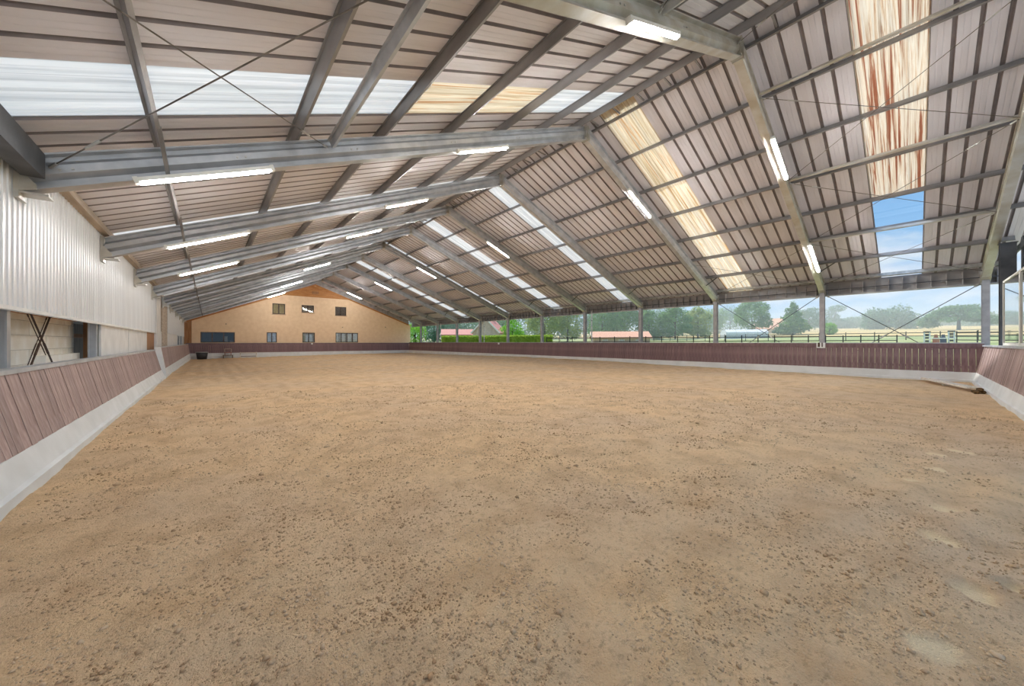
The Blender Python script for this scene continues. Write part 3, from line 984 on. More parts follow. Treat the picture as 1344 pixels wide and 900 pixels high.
# block wall in the recess (each block its own piece)
MB().box(-2.63, -2.51, 5.0, 13.5, .6, 2.30).obj('mortar_bed', 'mortar', wall_left)
blk = {}
for r in range(6):
    z0 = .74 + r * .262
    y = 5.0 + (0.0 if r % 2 else -.3)
    while y < 13.4:
        w = .59
        ya, yb = max(y, 5.0), min(y + w, 13.45)
        if yb - ya > .1:
            key = round(yb - ya, 3)
            if key not in blk:
                mb = MB(); mb.box(0, .13, 0, key, 0, .254)
                blk[key] = mb.me('block'); blk[key].materials.append(MATS['block'])
            link('block', blk[key], None, wall_left, (-2.625 + rnd.uniform(0, .008), ya, z0))
        y += w + .006
MB().box(-2.49, -2.36, 10.9, 13.25, .9, 1.40).obj('block_ledge', 'block', wall_left)
MB().box(-2.49, -2.43, 5.0, 13.45, 2.16, 2.29).obj('head_timber', 'timber', wall_left)
# timber posts and battens right of the blocks
MB().box(-2.24, -2.10, 13.25, 13.40, .6, 2.29).obj('timber_post', 'timber_pale', wall_left)
MB().box(-2.75, -2.65, 13.6, 15.6, 1.78, 1.88).obj('timber_rail', 'timber_brown', wall_left)
MB().box(-2.36, -2.26, 13.55, 13.75, .6, 2.29).obj('timber_post', 'timber_brown', wall_left)
for ya, yb in ((13.25, 17.15), (17.22, 21.75)):
    MB().box(-2.06, -2.02, ya, yb, .8, 2.14).obj('wall_panel', 'white_panel', wall_left)
MB().box(-2.07, -2.02, 21.75, 24.4, .8, 2.14).obj('timber_panel', 'timber_brown', wall_left)
# crossed rods in the open band
for k, (xo, r_, m_) in enumerate(((-2.16, .013, 'rust_rod'), (-2.44, .007, 'rust_rod'))):
    wh = ('in front, in the open band of the white wall', 'close to the white blocks in the open band')[k]
    rod((xo, 9.18 + 1.1 * k, 2.22), (xo, 10.62 + 1.1 * k, 1.05), 'dark rusty cross rod falling right ' + wh, r_, m_, .5, m_, .65)
    rod((xo - .035, 10.48 + 1.1 * k, 2.22), (xo - .035, 9.22 + 1.1 * k, 1.05), 'dark rusty cross rod falling left ' + wh, r_, m_, .5, m_, .65)

# far part of the left wall
wl2 = MB()
wl2.box(-2.5, -2.4, 24.4, YFAR, -.3, 4.4)
wall2 = wl2.obj('wall_left', 'white_panel')
tag(wall2, 'far white wall bays with beige post and small dark windows, left side', 'wall', kind='structure')
MB().box(-2.2, -1.94, 24.45, 26.4, .6, 4.1).obj('white_post', 'white_panel', wall2)
MB().box(-2.3, -2.02, 28.3, 31.6, 1.0, 4.45).obj('beige_post', 'timber_pale', wall2)
cm2 = cladding(1.0, 5, 2.24, 4.44, 4.44); cm2.materials.append(MATS['cladding'])
for k in range(20):
    link('cladding_sheet', cm2, None, wall2, (-2.02, 31.8 + k * 1.0, 0))
for ya, yb in ((26.4, 33.0), (33.1, 41.6)):
    MB().box(-2.10, -2.04, ya, yb, .8, 2.26).obj('wall_panel', 'white_panel', wall2)
for ya, yb in ((41.9, 44.6), (45.6, 48.6)):
    MB().box(-2.12, -2.08, ya, yb, 1.3, 2.2).obj('window_pane', 'pane', wall2)
    MB().box(-2.22, -2.18, ya, yb, 1.3, 2.2).obj('dark_backing', 'black_plastic', wall2)
MB().box(-2.10, -2.04, 44.7, 45.5, .8, 2.26).obj('wall_panel', 'white_panel', wall2)
MB().box(-2.10, -2.04, 48.7, 52, .8, 2.26).obj('wall_panel', 'white_panel', wall2)

# ------------------------------------------------------------------ far gable wall with windows
WIN = [('w', 5.94, 7.28, 5.15, 6.46, 'curtain_yellow', 2, 'upper gable window with yellow curtains, left of three'),
       ('w', 9.09, 10.50, 5.52, 6.48, 'curtain_brown', 2, 'upper gable window with brown blind, middle of three'),
       ('w', 13.08, 14.50, 5.31, 6.52, 'blind_grey', 2, 'upper gable window with grey blind, right of three'),
       ('d', -0.70, 2.30, 1.60, 2.80, 'dark_room', 3, 'wide dark ground floor window with white notices inside'),
       ('d', 5.36, 6.40, 1.60, 2.86, 'blind_white', 2, 'narrow ground floor window next to the wide dark one'),
       ('d', 9.17, 10.60, 1.60, 2.90, 'blind_white', 2, 'two-leaf ground floor window under the middle upper one'),
       ('d', 13.13, 16.08, 1.60, 2.95, 'blind_white', 4, 'four-leaf ground floor window, rightmost on the tan gable')]
def zg(x): return 3.92 + (x + 2.0) * (9.27 - 3.92) / (XM + 2.0) if x < XM else 9.27 - (x - XM) * (9.27 - 4.42) / (23.6 - XM)
cuts = sorted(set([-2.4, 23.95, XM] + [v for w in WIN for v in (w[1], w[2])]))
wf = MB()
for xa, xb in zip(cuts[:-1], cuts[1:]):
    holes = sorted([(w[3], w[4]) for w in WIN if w[1] <= xa + 1e-6 and w[2] >= xb - 1e-6])
    z = -.4
    for a, b_ in holes:
        wf.box(xa, xb, YFAR, YFAR + .3, z, a)
        z = b_
    wf.loft([(xa, YFAR, z), (xb, YFAR, z), (xb, YFAR, zg(xb)), (xa, YFAR, zg(xa))], [(xa, YFAR + .3, z), (xb, YFAR + .3, z), (xb, YFAR + .3, zg(xb)), (xa, YFAR + .3, zg(xa))])
wall_far = wf.obj('wall_far', 'stucco')
tag(wall_far, 'tan rendered gable wall of the house closing the far end', 'wall', kind='structure')
# timber gable top as boards, rake boards, corner post
for k in range(8):
    z0 = 7.58 + k * .21
    xa = XM - (9.27 - z0) / .4229 + .06; xb = XM + (9.27 - z0) / .3745 - .06
    xa2 = XM - (9.27 - z0 - .2) / .4229 + .06; xb2 = XM + (9.27 - z0 - .2) / .3745 - .06
    if xb2 - xa2 > .1:
        MB().loft([(xa, YFAR - .06, z0), (xb, YFAR - .06, z0), (xb2, YFAR - .06, z0 + .2), (xa2, YFAR - .06, z0 + .2)], [(xa, YFAR - .01, z0), (xb, YFAR - .01, z0), (xb2, YFAR - .01, z0 + .2), (xa2, YFAR - .01, z0 + .2)]).obj('gable_board', 'timber', wall_far)
MB().box(10.25, 11.05, YFAR - .09, YFAR - .05, 8.0, 8.35).obj('gable_vent', 'timber_brown', wall_far)
for xa, xb in ((-2.0, XM), (XM, 23.6)):
    MB().loft([(xa, YFAR - .16, zg(xa) - .16), (xb, YFAR - .16, zg(xb) - .16), (xb, YFAR - .16, zg(xb) + .02), (xa, YFAR - .16, zg(xa) + .02)], [(xa, YFAR - .07, zg(xa) - .16), (xb, YFAR - .07, zg(xb) - .16), (xb, YFAR - .07, zg(xb) + .02), (xa, YFAR - .07, zg(xa) + .02)]).obj('rake_board', 'timber', wall_far)
    MB().loft([(xa, YFAR - .14, zg(xa) + .03), (xb, YFAR - .14, zg(xb) + .03), (xb, YFAR - .14, zsheet(xb)), (xa, YFAR - .14, zsheet(xa))], [(xa, YFAR - .05, zg(xa) + .03), (xb, YFAR - .05, zg(xb) + .03), (xb, YFAR - .05, zsheet(xb)), (xa, YFAR - .05, zsheet(xa))]).obj('closing_flashing', 'gutter', wall_far)
MB().box(-2.0, -1.42, YFAR - .12, YFAR - .01, 1.5, 4.0).obj('corner_timber', 'timber_brown', wall_far)
for x, z in ((1.5, 3.75), (14.0, 3.7), (20.0, 3.9)):
    MB().tube((x, YFAR, z), (x, YFAR - .08, z), .06, 8).obj('wall_spout', 'timber_old', wall_far)
for k, (ty, xa, xb, za, zb_, cur, leaves, lab) in enumerate(WIN):
    fr = MB()
    y0_, y1_ = YFAR + .05, YFAR + .13
    t_ = .09
    fr.box(xa, xb, y0_, y1_, za, za + t_); fr.box(xa, xb, y0_, y1_, zb_ - t_, zb_)
    fr.box(xa, xa + t_, y0_, y1_, za + t_, zb_ - t_); fr.box(xb - t_, xb, y0_, y1_, za + t_, zb_ - t_)
    for q in range(1, leaves):
        xm_ = xa + (xb - xa) * q / leaves
        fr.box(xm_ - t_ * .6, xm_ + t_ * .6, y0_, y1_, za + t_, zb_ - t_)
    wroot = fr.obj('window_%d' % (k + 1), 'frame_brown')
    tag(wroot, lab, 'window', kind='structure')
    for q in range(leaves):
        x0_ = xa + (xb - xa) * q / leaves; x1_ = xa + (xb - xa) * (q + 1) / leaves
        MB().box(x0_ + .05, x1_ - .05, y0_ + .035, y0_ + .045, za + .05, zb_ - .05).obj('pane', 'pane_dark' if cur == 'dark_room' else 'pane', wroot)
        if cur != 'dark_room':
            MB().box(x0_ + .03, x1_ - .03, y0_ + .14, y0_ + .16, za, zb_).obj('curtain', cur, wroot)
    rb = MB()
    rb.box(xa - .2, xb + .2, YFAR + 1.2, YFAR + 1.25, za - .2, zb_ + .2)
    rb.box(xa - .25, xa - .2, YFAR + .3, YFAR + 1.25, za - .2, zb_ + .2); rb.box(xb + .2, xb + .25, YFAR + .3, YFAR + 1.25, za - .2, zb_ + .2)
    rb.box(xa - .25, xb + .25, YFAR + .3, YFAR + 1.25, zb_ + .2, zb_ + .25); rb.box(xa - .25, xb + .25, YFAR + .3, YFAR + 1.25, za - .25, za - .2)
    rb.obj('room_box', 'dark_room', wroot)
    if ty == 'w':
        MB().box(xa - .08, xb + .08, YFAR - .08, YFAR + .05, za - .09, za).obj('window_sill', 'sill', wroot)
for (x, z, w_, h_, lab) in ((1.30, 1.72, .34, .62, 'tall white notice inside the wide dark window'), (1.85, 1.62, .55, .16, 'low white card on the sill of the wide dark window')):
    o = MB().box(x, x + w_, YFAR + .22, YFAR + .24, z, z + h_).obj('paper_notice', 'paper')
    tag(o, lab, 'paper', 'papers inside the window')

# ------------------------------------------------------------------ near gable corner: columns, dark cladding, mirror
def gable_post(x, y, w, d, z1, label, m='post_steel'):
    s_ = ihsec(0, 0, w, d)
    e_ = empty('gable_post', (x, y, 0))
    tag(e_, label, 'steel post', 'posts of the open near gable')
    MB().loft([(a, b_, -.3) for a, b_ in s_], [(a, b_, z1) for a, b_ in s_]).obj('column', m, e_)
    MB().box(-d / 2 - .03, d / 2 + .03, -w / 2 - .03, w / 2 + .03, z1, z1 + .02).obj('head_plate', m, e_)
gable_post(21.2, -2.15, .34, .34, zbot(21.2) - .05, 'thick dark steel post left of the mirror in the right corner', 'dark_steel')
gable_post(16.75, -2.2, .30, .34, zbot(16.75) - .05, 'blue-grey steel post rising behind the mirror at the right edge')
gdo = empty('gable_cladding', (0, 0, 0))
tag(gdo, 'dark upright gable boards above the mirror in the right corner', 'cladding')
bdm = MB().box(0, .33, -.03, 0, 3.72, 5.25).me('board'); bdm.materials.append(MATS['dark_steel'])
for k in range(12):
    link('board', bdm, None, gdo, (16.9 + k * .345, -2.42 + (.02 if k % 2 else 0), 0))
MB().box(16.6, 23.8, -2.42, -2.37, 4.85, 5.05).obj('gable_rail', 'dark_steel', gdo)
mr = empty('wall_mirror', (0, 0, 0))
tag(mr, 'large arena mirror in a white frame on the near wall, right edge', 'mirror')
mx0, mx1, mz0, mz1, my = 13.6, 19.45, 1.58, 3.62, -1.90
MB().box(mx0 + .04, mx1 - .04, my - .02, my, mz0 + .04, mz1 - .04).obj('glass', 'mirror', mr)
fm = MB()
fm.box(mx0, mx1, my - .04, my + .02, mz1 - .05, mz1 + .01); fm.box(mx0, mx1, my - .04, my + .02, mz0 - .03, mz0 + .05)
fm.box(mx1 - .05, mx1 + .01, my - .04, my + .02, mz0, mz1); fm.box(mx0 - .01, mx0 + .05, my - .04, my + .02, mz0, mz1)
fm.obj('frame', 'lamp_body', mr)
MB().box(16.62, 16.74, my - .04, my + .025, mz0, mz1).obj('mullion', 'lamp_body', mr)
bk = MB()
for x in (14.6, 16.7, 18.6):
    bk.box(x, x + .06, my - .26, my - .03, mz0 + .1, mz0 + .16); bk.box(x, x + .06, my - .26, my - .03, mz1 - .3, mz1 - .24)
bk.objs('bracket', 'dark_steel', mr)

# ------------------------------------------------------------------ small things in the hall
def marker(loc, w, h, label, axis_='x'):
    e_ = empty('letter_marker', loc)
    tag(e_, label, 'sign', 'small markers on the kick walls')
    return e_
mk = marker((23.55, 3.12, 1.36), .5, .5, 'white marker plate with dark upright strokes on the right kick wall')
pl = MB()
pl.box(-.005, .02, -.17, .17, 0, .27)
pl.obj('plate', 'jump_white', mk)
stk = MB()
stk.box(-.012, -.004, .035, .12, .05, .27); stk.box(-.012, -.004, -.075, -.025, .05, .27)
stk.objs('stroke', 'frame_brown', mk)
for (loc, ax, lab) in (((23.50, 29.2, 1.50), 'x', 'tiny white round marker on the far right kick wall'), ((10.2, 51.66, 1.45), 'y', 'tiny white round marker on the kick wall under the tan gable')):
    mk = marker(loc, .1, .1, lab)
    d = Vector((-1, 0, 0)) if ax == 'x' else Vector((0, -1, 0))
    MB().tube(d * 0, d * .03, .10, 12).obj('disc', 'jump_white', mk)
    MB().tube(d * .03, d * .045, .025, 8).obj('screw', 'galv', mk)

# bucket lying in the far left corner
zb_ = sz(-.6, 50.3)
bk = empty('feed_tub', (-.55, 50.35, zb_ + .01))
tag(bk, 'black tub with a pale rim in the far left corner of the sand', 'tub')
def lathe(pts, n=20):
    vs = []; fs = []
    for r, z in pts:
        vs += [(r * math.cos(2 * math.pi * k / n), r * math.sin(2 * math.pi * k / n), z) for k in range(n)]
    for i in range(len(pts) - 1):
        for k in range(n):
            fs.append((i * n + k, i * n + (k + 1) % n, (i + 1) * n + (k + 1) % n, (i + 1) * n + k))
    return vs, fs
vs, fs = lathe([(.001, 0), (.40, 0), (.50, .74), (.47, .74), (.37, .03), (.001, .03)])
link('body', mesh('body', vs, fs, True), 'black_plastic', bk)
vs, fs = lathe([(.49, .72), (.53, .72), (.53, .78), (.46, .78), (.46, .72)])
link('rim', mesh('rim', vs, fs, True), 'zinc_rim', bk)
for s_ in (-1, 1):
    hd = MB()
    hd.tube((s_ * .5, -.12, .66), (s_ * .6, -.08, .62), .02); hd.tube((s_ * .6, -.08, .62), (s_ * .6, .08, .62), .02); hd.tube((s_ * .6, .08, .62), (s_ * .5, .12, .66), .02)
    hd.obj('handle', 'zinc_rim', bk)

# plant trug with terracotta pots standing on a dark stand, and a pale wire frame beside it
def stool(x, y, lab):
    z = sz(x, y)
    e_ = empty('mounting_block', (x, y, z + .01))
    tag(e_, lab, 'mounting block')
    MB().box(-.45, .45, -.3, .3, .30, .36).obj('lower_step', 'timber_old', e_)
    MB().box(-.30, .30, -.2, .3, .62, .68).obj('upper_step', 'terracotta', e_)
    for sx in (-.4, .4):
        for sy in (-.25, .25):
            MB().box(sx - .035, sx + .035, sy - .035, sy + .035, 0, .30).obj('leg', 'timber_old', e_)
    for sx in (-.27, .27):
        MB().box(sx - .03, sx + .03, .2, .26, .36, .62).obj('leg', 'terracotta', e_)
    hr = MB(); hr.tube((-.28, .28, .68), (-.30, .28, 1.05), .03); hr.tube((.28, .28, .68), (.30, .28, 1.05), .03); hr.tube((-.30, .28, 1.05), (.30, .28, 1.05), .03)
    hr.obj('hand_rail', 'timber_pale', e_)
stool(1.65, 51.0, 'small brown stepped mounting block under the wide dark window')
e_ = empty('jump_cavaletti', (3.5, 51.05, sz(3.5, 51) + .01))
tag(e_, 'low pale hurdle frame standing beside the brown mounting block', 'hurdle')
for s_ in (-.75, .75):
    cb = MB(); cb.bar((s_, -.2, 0), (s_, .2, .62), .05, .05, (1, 0, 0)); cb.bar((s_, .2, 0), (s_, -.2, .62), .05, .05, (1, 0, 0))
    cb.obj('cross_leg', 'white_wood', e_)
MB().tube((-.8, 0, .55), (.8, 0, .55), .04, 8).obj('pole', 'white_wood', e_)
MB().box(-.72, .72, -.02, .02, .12, .18).obj('lower_rail', 'timber_old', e_)

# loose white board and a heap of droppings in the right corner
e_ = empty('loose_board', (22.0, -.95, sz(22, -.9) + .07))
tag(e_, 'loose white board lying on the sand in the right corner', 'board')
p0, p1 = Vector((1.0, .72, .03)), Vector((-2.8, -.36, .03))
d = (p1 - p0).normalized(); nn = Vector((-d.y, d.x, 0))
A = [p0 + nn * .02, p0 - nn * .05, p0 + d * .35 - nn * .15, p1 - nn * .16, p1 + nn * .16, p0 + d * .35 + nn * .14]
MB().loft(A, [a + Vector((0, 0, .05)) for a in A]).obj('board', 'white_wood', e_)
MB().bar(p0.lerp(p1, .55) - nn * .13 + Vector((0, 0, -.05)), p0.lerp(p1, .55) + nn * .13 + Vector((0, 0, -.05)), .08, .05).obj('batten', 'white_wood', e_)
e_ = empty('dung_heap', (18.6, -1.38, 0.0))
tag(e_, 'small brown heap of droppings at the end of the loose white board', 'droppings')
for k in range(11):
    r = rnd.uniform(.05, .085); px, py = rnd.uniform(-.24, .24), rnd.uniform(-.10, .12)
    vs, fs = lathe([(.001, -r * .8)] + [(r * math.sin(a) * (1 + .12 * math.sin(3 * a + k)), -r * .8 * math.cos(a)) for a in (.5, 1.0, 1.57, 2.1, 2.6)] + [(.001, r * .8)], 9)
    link('clod', mesh('clod', vs, fs, True), 'dung', e_, (px, py, r * .75 + (.07 if k > 7 else 0)))

# ------------------------------------------------------------------ outside: land, fence, hedge, trees, houses
def zland(x):
    if x < 60: return 1.15 + .2 * max(0, (x - 26)) / 34
    return 1.35 + (x - 60) * .042 if x < 250 else 1.35 + 190 * .042 + (x - 250) * .01
lx = [24.3, 24.9, 26, 35, 48, 60, 72, 85, 100, 130, 170, 250, 420, 700]
ly = list(range(-420, 421, 20))
vs = [(x, y, zland(x) if x > 24.5 else .0) for x in lx for y in ly]
n_ = len(ly)
fs = [(i * n_ + j, (i + 1) * n_ + j, (i + 1) * n_ + j + 1, i * n_ + j + 1) for i in range(len(lx) - 1) for j in range(n_ - 1)]
gd_ = link('ground', mesh('ground', vs, fs, True), 'meadow')
tag(gd_, 'grass and pale stubble field rising beyond the open right side', 'ground', kind='structure')
vs = [(-300, -400, -.05), (24.3, -400, -.05), (24.3, -2.7, -.05), (-300, -2.7, -.05)]
g2 = link('ground', mesh('ground', vs, [(0, 1, 2, 3)]), 'bounce_gravel')  # unseen pale yard, added to bounce daylight up under the roof
tag(g2, 'unseen pale yard ground outside the open near gable, added to bounce light', 'ground', kind='structure')

def fence(pts, label, group=None, h=1.15, step=1.9, rails=(.5, 1.0), r=.055):
    e_ = empty('paddock_fence', (0, 0, 0))
    tag(e_, label, 'fence')
    pm_ = MB().tube((0, 0, -.3), (0, 0, h), r, 6).me('post'); pm_.materials.append(MATS['fence_wood'])
    pos = []
    for (a, b_) in zip(pts[:-1], pts[1:]):
        L = math.dist(a, b_); n = max(1, round(L / step))
        for k in range(n):
            f_ = k / n; pos.append((a[0] + (b_[0] - a[0]) * f_, a[1] + (b_[1] - a[1]) * f_))
    pos.append(pts[-1])
    for x, y in pos:
        o = link('post', pm_, None, e_, (x, y, zland(x) + rnd.uniform(-.04, .04)))
    for rz in rails:
        for (a, b_) in zip(pts[:-1], pts[1:]):
            MB().bar((*a, zland(a[0]) + rz), (*b_, zland(b_[0]) + rz), .04, .09).obj('rail', 'fence_wood', e_)
    return e_
fence([(36, 34), (40.5, 21.6), (50.2, 12.4), (59.6, 1.3)], 'long dark two-rail paddock fence beyond the right kick wall')
fence([(65.0, -3.2), (64.0, -6.0), (63, -14)], 'dark three-rail paddock fence right of the gate, under the broad tree', rails=(.35, .75, 1.15), h=1.35)
fence([(72, 40), (74, 10), (76, -30)], 'second dark paddock fence further out in the meadow', step=3.2, rails=(.55, 1.0), h=1.2)

def jump_wing(x, y, label):
    z = zland(x)
    e_ = empty('jump_stand', (x, y, z))
    tag(e_, label, 'jump stand', 'jump stands in the gateway')
    for s_ in (-.2, .2):
        MB().box(-.06, .06, s_ - .06, s_ + .06, 0, 1.35).obj('upright', 'jump_white', e_)
    for z_ in (.25, .62, .98):
        MB().box(-.04, .04, -.14, .14, z_, z_ + .2).obj('panel', 'jump_black', e_)
    MB().box(-.09, .09, -.28, .28, 1.35, 1.46).obj('top_cap', 'jump_black', e_)
jump_wing(61.6, -.95, 'white jump stand with black panels, left in the gateway')
jump_wing(63.2, -2.75, 'white jump stand with black panels, right in the gateway under the broad tree')
for (x, y, mm, lab, w_) in ((62.5, -1.62, 'jump_red', 'brick-red arched jump filler between the two jump stands', .26), (62.9, -2.16, 'jump_blue', 'blue-grey arched jump filler between the two jump stands', .24)):
    e_ = empty('jump_filler', (x, y, zland(x)))
    tag(e_, lab, 'jump filler')
    A = [(-.08, -w_, 0), (-.08, w_, 0), (-.08, w_, .55), (-.08, w_ * .5, .85), (-.08, .12, 1.05), (-.08, -.12, 1.05), (-.08, -w_ * .5, .85), (-.08, -w_, .55)]
    MB().loft(A, [(.08, b_, c_) for a, b_, c_ in A]).obj('panel', mm, e_)
    MB().box(-.25, .25, -w_ - .04, w_ + .04, 0, .08).obj('foot', mm, e_)
e_ = empty('jump_pole', (61.9, -1.85, 0))
tag(e_, 'white jump pole laid between the jump stands', 'pole')
MB().tube((-.9, .75, zland(62) + .62), (1.0, -1.2, zland(63) + .62), .05, 8).obj('pole', 'jump_white', e_)

def leaves(blobs, n, size, seed, flat=.0):
    r = np.random.default_rng(seed)
    vol = np.array([b_[3] * b_[4] * b_[5] for b_ in blobs]) ** .7
    pick = r.choice(len(blobs), n, p=vol / vol.sum())
    B = np.array(blobs)[pick]
    d = r.normal(size=(n, 3)); d /= np.linalg.norm(d, axis=1)[:, None]
    rad = r.uniform(0.35, 1.0, n) ** (1 / 2.6)
    rad *= 1 + .10 * r.normal(size=n)
    c = B[:, :3] + d * rad[:, None] * B[:, 3:6]
    nrm = d * .8 + r.normal(size=(n, 3)) * .7 + np.array([0, 0, .3])
    nrm /= np.linalg.norm(nrm, axis=1)[:, None]
    a = np.cross(nrm, r.normal(size=(n, 3))); a /= np.linalg.norm(a, axis=1)[:, None]
    b_ = np.cross(nrm, a)
    s = size * r.uniform(.6, 1.4, n)[:, None]
    V = np.empty((n, 4, 3))
    V[:, 0] = c - a * s * .55; V[:, 1] = c + b_ * s * .35 - nrm * s * .08; V[:, 2] = c + a * s * .6; V[:, 3] = c - b_ * s * .35 - nrm * s * .08
    return V.reshape(-1, 3)
def leafmesh(name, V):
    n = len(V) // 4
    me = bpy.data.meshes.new(name)
    me.vertices.add(len(V)); me.vertices.foreach_set('co', V.ravel())
    me.loops.add(n * 4); me.loops.foreach_set('vertex_index', np.arange(n * 4))
    me.polygons.add(n); me.polygons.foreach_set('loop_start', np.arange(0, n * 4, 4)); me.polygons.foreach_set('loop_total', np.full(n, 4))
    me.update(calc_edges=True)
    return me
TN = [0]
def tree(x, y, top, wid, leafm, label, shape='round', n=3500, leaf=.42, trunk=.25, cat='tree', base_frac=.12, group='trees beyond the hall'):
    TN[0] += 1
    sd = TN[0]; r = random.Random(sd * 13)
    z0 = zland(x); H = top - z0
    e_ = empty('tree' if cat == 'tree' else 'shrub', (x, y, z0))
    tag(e_, label, cat, group)
    bl = []
    R = wid / 2
    if shape == 'round':
        zc = H * (base_frac + 1) / 2
        bl.append((0, 0, zc, R * .72, R * .72, H * (1 - base_frac) / 2 * .9))
        for k in range(11):
            a = r.uniform(0, 6.28); h_ = r.uniform(base_frac + .14, .88)
            rr_ = R * .62 * math.sin(math.pi * min(1, max(.15, (h_ - base_frac) / (1 - base_frac)))) ** .6
            q = r.uniform(.25, .42) * R
            bl.append((rr_ * math.cos(a), rr_ * math.sin(a), H * h_ - q * .2, q, q, q * .8))
        bl.append((r.uniform(-.2, .2) * R, 0, H - R * .26, R * .36, R * .36, R * .27))
    elif shape == 'umbrella':
        for k in range(26):
            a = r.uniform(0, 6.28); rr_ = R * math.sqrt(r.random()) * .86
            h_ = H * (.97 - .72 * (rr_ / R) ** 2.2) - r.uniform(0, .14) * H
            q = R * r.uniform(.22, .34)
            bl.append((rr_ * math.cos(a), rr_ * math.sin(a), h_ - q * .4, q, q, q * .50))
        bl.append((0, 0, H * .60, R * .62, R * .62, H * .28))
    elif shape == 'cone':
        for k in range(9):
            h_ = .12 + .82 * k / 8
            q = R * (1.02 - h_) * 1.0 + .25
            for j in range(3):
                a = r.uniform(0, 6.28)
                bl.append((q * .35 * math.cos(a), q * .35 * math.sin(a), H * h_, q * .8, q * .8, H * .09))
    elif shape == 'lobed':
        bl = [(0, -R * .3, H * .86, R * .75, R * .7, H * .15), (0, R * .4, H * .72, R * .6, R * .6, H * .15), (0, 0, H * .52, R * .5, R * .5, H * .18), (0, 0, H * .25, R * .8, R * .8, H * .22)]
    me = leafmesh('crown', leaves(bl, n, leaf, sd))
    link('crown', me, leafm, e_)
    tb = MB()
    th = H * (.55 if shape != 'cone' else .9)
    tb.tube((0, 0, -.3), (r.uniform(-.1, .1), r.uniform(-.1, .1), th), trunk, 8, trunk * .4)
    for k in range(6):
        a = r.uniform(0, 6.28); h0 = th * r.uniform(.45, .95)
        b_ = bl[r.randrange(len(bl))]
        tb.tube((0, 0, h0), (b_[0] * .9, b_[1] * .9, max(h0 + .2, b_[2])), trunk * .35, 5, trunk * .1)
    tb.obj('trunk', 'bark', e_)
    return e_
tree(33.5, 70.3, 5.9, 6.0, 'leaf_bright', 'bright green bush beside the right edge of the tan gable', n=1800, leaf=.3, cat='shrub', base_frac=0)
tree(53.6, 99.1, 12.6, 10, 'leaf_dark', 'dark green tree behind the farthest opening of the right side', base_frac=.02)
tree(64.4, 103.0, 14.4, 13, 'leaf_dark', 'dark green tree behind the low red roof', base_frac=.02)
tree(67.8, 93.4, 13.4, 11, 'leaf_dark', 'dark green tree directly behind the red gabled house', base_frac=.02)
tree(69.9, 84.9, 12.6, 10, 'leaf_green', 'mid green tree showing over the bright round bush', base_frac=.02)
tree(36.8, 42.2, 5.85, 4.2, 'leaf_bright', 'bright green round bush rising over the clipped hedge', n=2600, leaf=.22, trunk=.12, cat='shrub', base_frac=.05)
tree(61.7, 59.0, 11.6, 10, 'leaf_yellow', 'yellowish green tree right of the bright round bush', base_frac=.02)
tree(68.3, 57.3, 12.6, 9, 'leaf_yellow', 'yellowish green tree above the end of the hedge', base_frac=.02)
tree(78.2, 53.9, 13.2, 11, 'leaf_green', 'green tree behind the left end of the long orange roof', base_frac=.02)
tree(80.9, 48.9, 13.4, 11, 'leaf_green', 'green tree behind the right end of the long orange roof', base_frac=.02)
tree(95, 60, 15, 13, 'leaf_dark', 'darker tree filling the gap behind the orange roof trees', base_frac=.02)
tree(80.9, 42.3, 9.9, 8.5, 'leaf_green', 'green tree just right of the fourth right post', base_frac=.02)
tree(82.7, 36.8, 10.7, 8.5, 'leaf_green', 'taller green tree midway between the third and fourth right posts', base_frac=.02)
tree(88.8, 34.1, 10.2, 7.5, 'leaf_yellow', 'olive green tree left of the third right post', base_frac=.02)
tree(157.7, 48.4, 15.6, 20, 'leaf_dark', 'broad distant tree behind the white tent, left of the big tree', base_frac=.02)
tree(105.7, 27.4, 12.5, 9.5, 'leaf_green', 'big loose tree right above the white tent', n=4500, base_frac=.10)
tree(107.3, 19.4, 11.4, 7.6, 'leaf_green', 'upright green tree left of the second right post', 'cone', n=4500, base_frac=.05)
tree(155.8, 23.7, 13.4, 11.5, 'leaf_dark', 'rounded grey-green tree tucked against the second right post', base_frac=.02)
tree(202.6, 22.7, 17.4, 8.0, 'leaf_dark', 'small lobed tree with a heart-shaped head right of the second right post', 'lobed', n=2600)
for k, (yy, tp) in enumerate(((26, 12.6), (16.5, 12.8), (10.5, 11.4))):
    tree(208 + 4 * k, yy, tp, 14, 'leaf_dark', ('low distant tree under the heart-shaped tree head', 'low distant tree between heart-shaped head and the big dome', 'low distant tree at the left foot of the big dome')[k], n=2200, leaf=.6, base_frac=0)
tree(107.4, 12.7, 6.1, 3.4, 'leaf_bright', 'small light green bush at the foot of the second right post', n=1500, leaf=.3, cat='shrub', base_frac=0)
tree(169.4, 5.3, 12.6, 15.5, 'leaf_dark', 'big dome-shaped distant tree group in the middle of the widest opening', n=5000, leaf=.55, base_frac=0)
tree(176.0, 8.6, 11.4, 9.0, 'leaf_dark', 'smaller distant tree leaning on the left of the dome-shaped tree', n=3000, leaf=.5, base_frac=0)
tree(232.7, 3.5, 11.8, 15, 'leaf_dark', 'far low tree right of the dome-shaped tree', n=2200, leaf=.6, base_frac=0)
tree(233.7, -4.3, 11.6, 15, 'leaf_dark', 'far low tree left of the broad umbrella tree', n=2200, leaf=.6, base_frac=0)
tree(137.8, -7.1, 11.2, 12.4, 'leaf_oak', 'broad umbrella-shaped tree standing alone left of the corner post', 'umbrella', n=7000, leaf=.42, trunk=.4)
tree(203.2, -17.5, 11.4, 18, 'leaf_dark', 'far low tree seen between the corner post and the thick dark post', n=2200, leaf=.6, base_frac=0)
tree(205, -34, 11.8, 20, 'leaf_dark', 'far low tree beyond the near gable, right edge', n=2200, leaf=.6, base_frac=0)
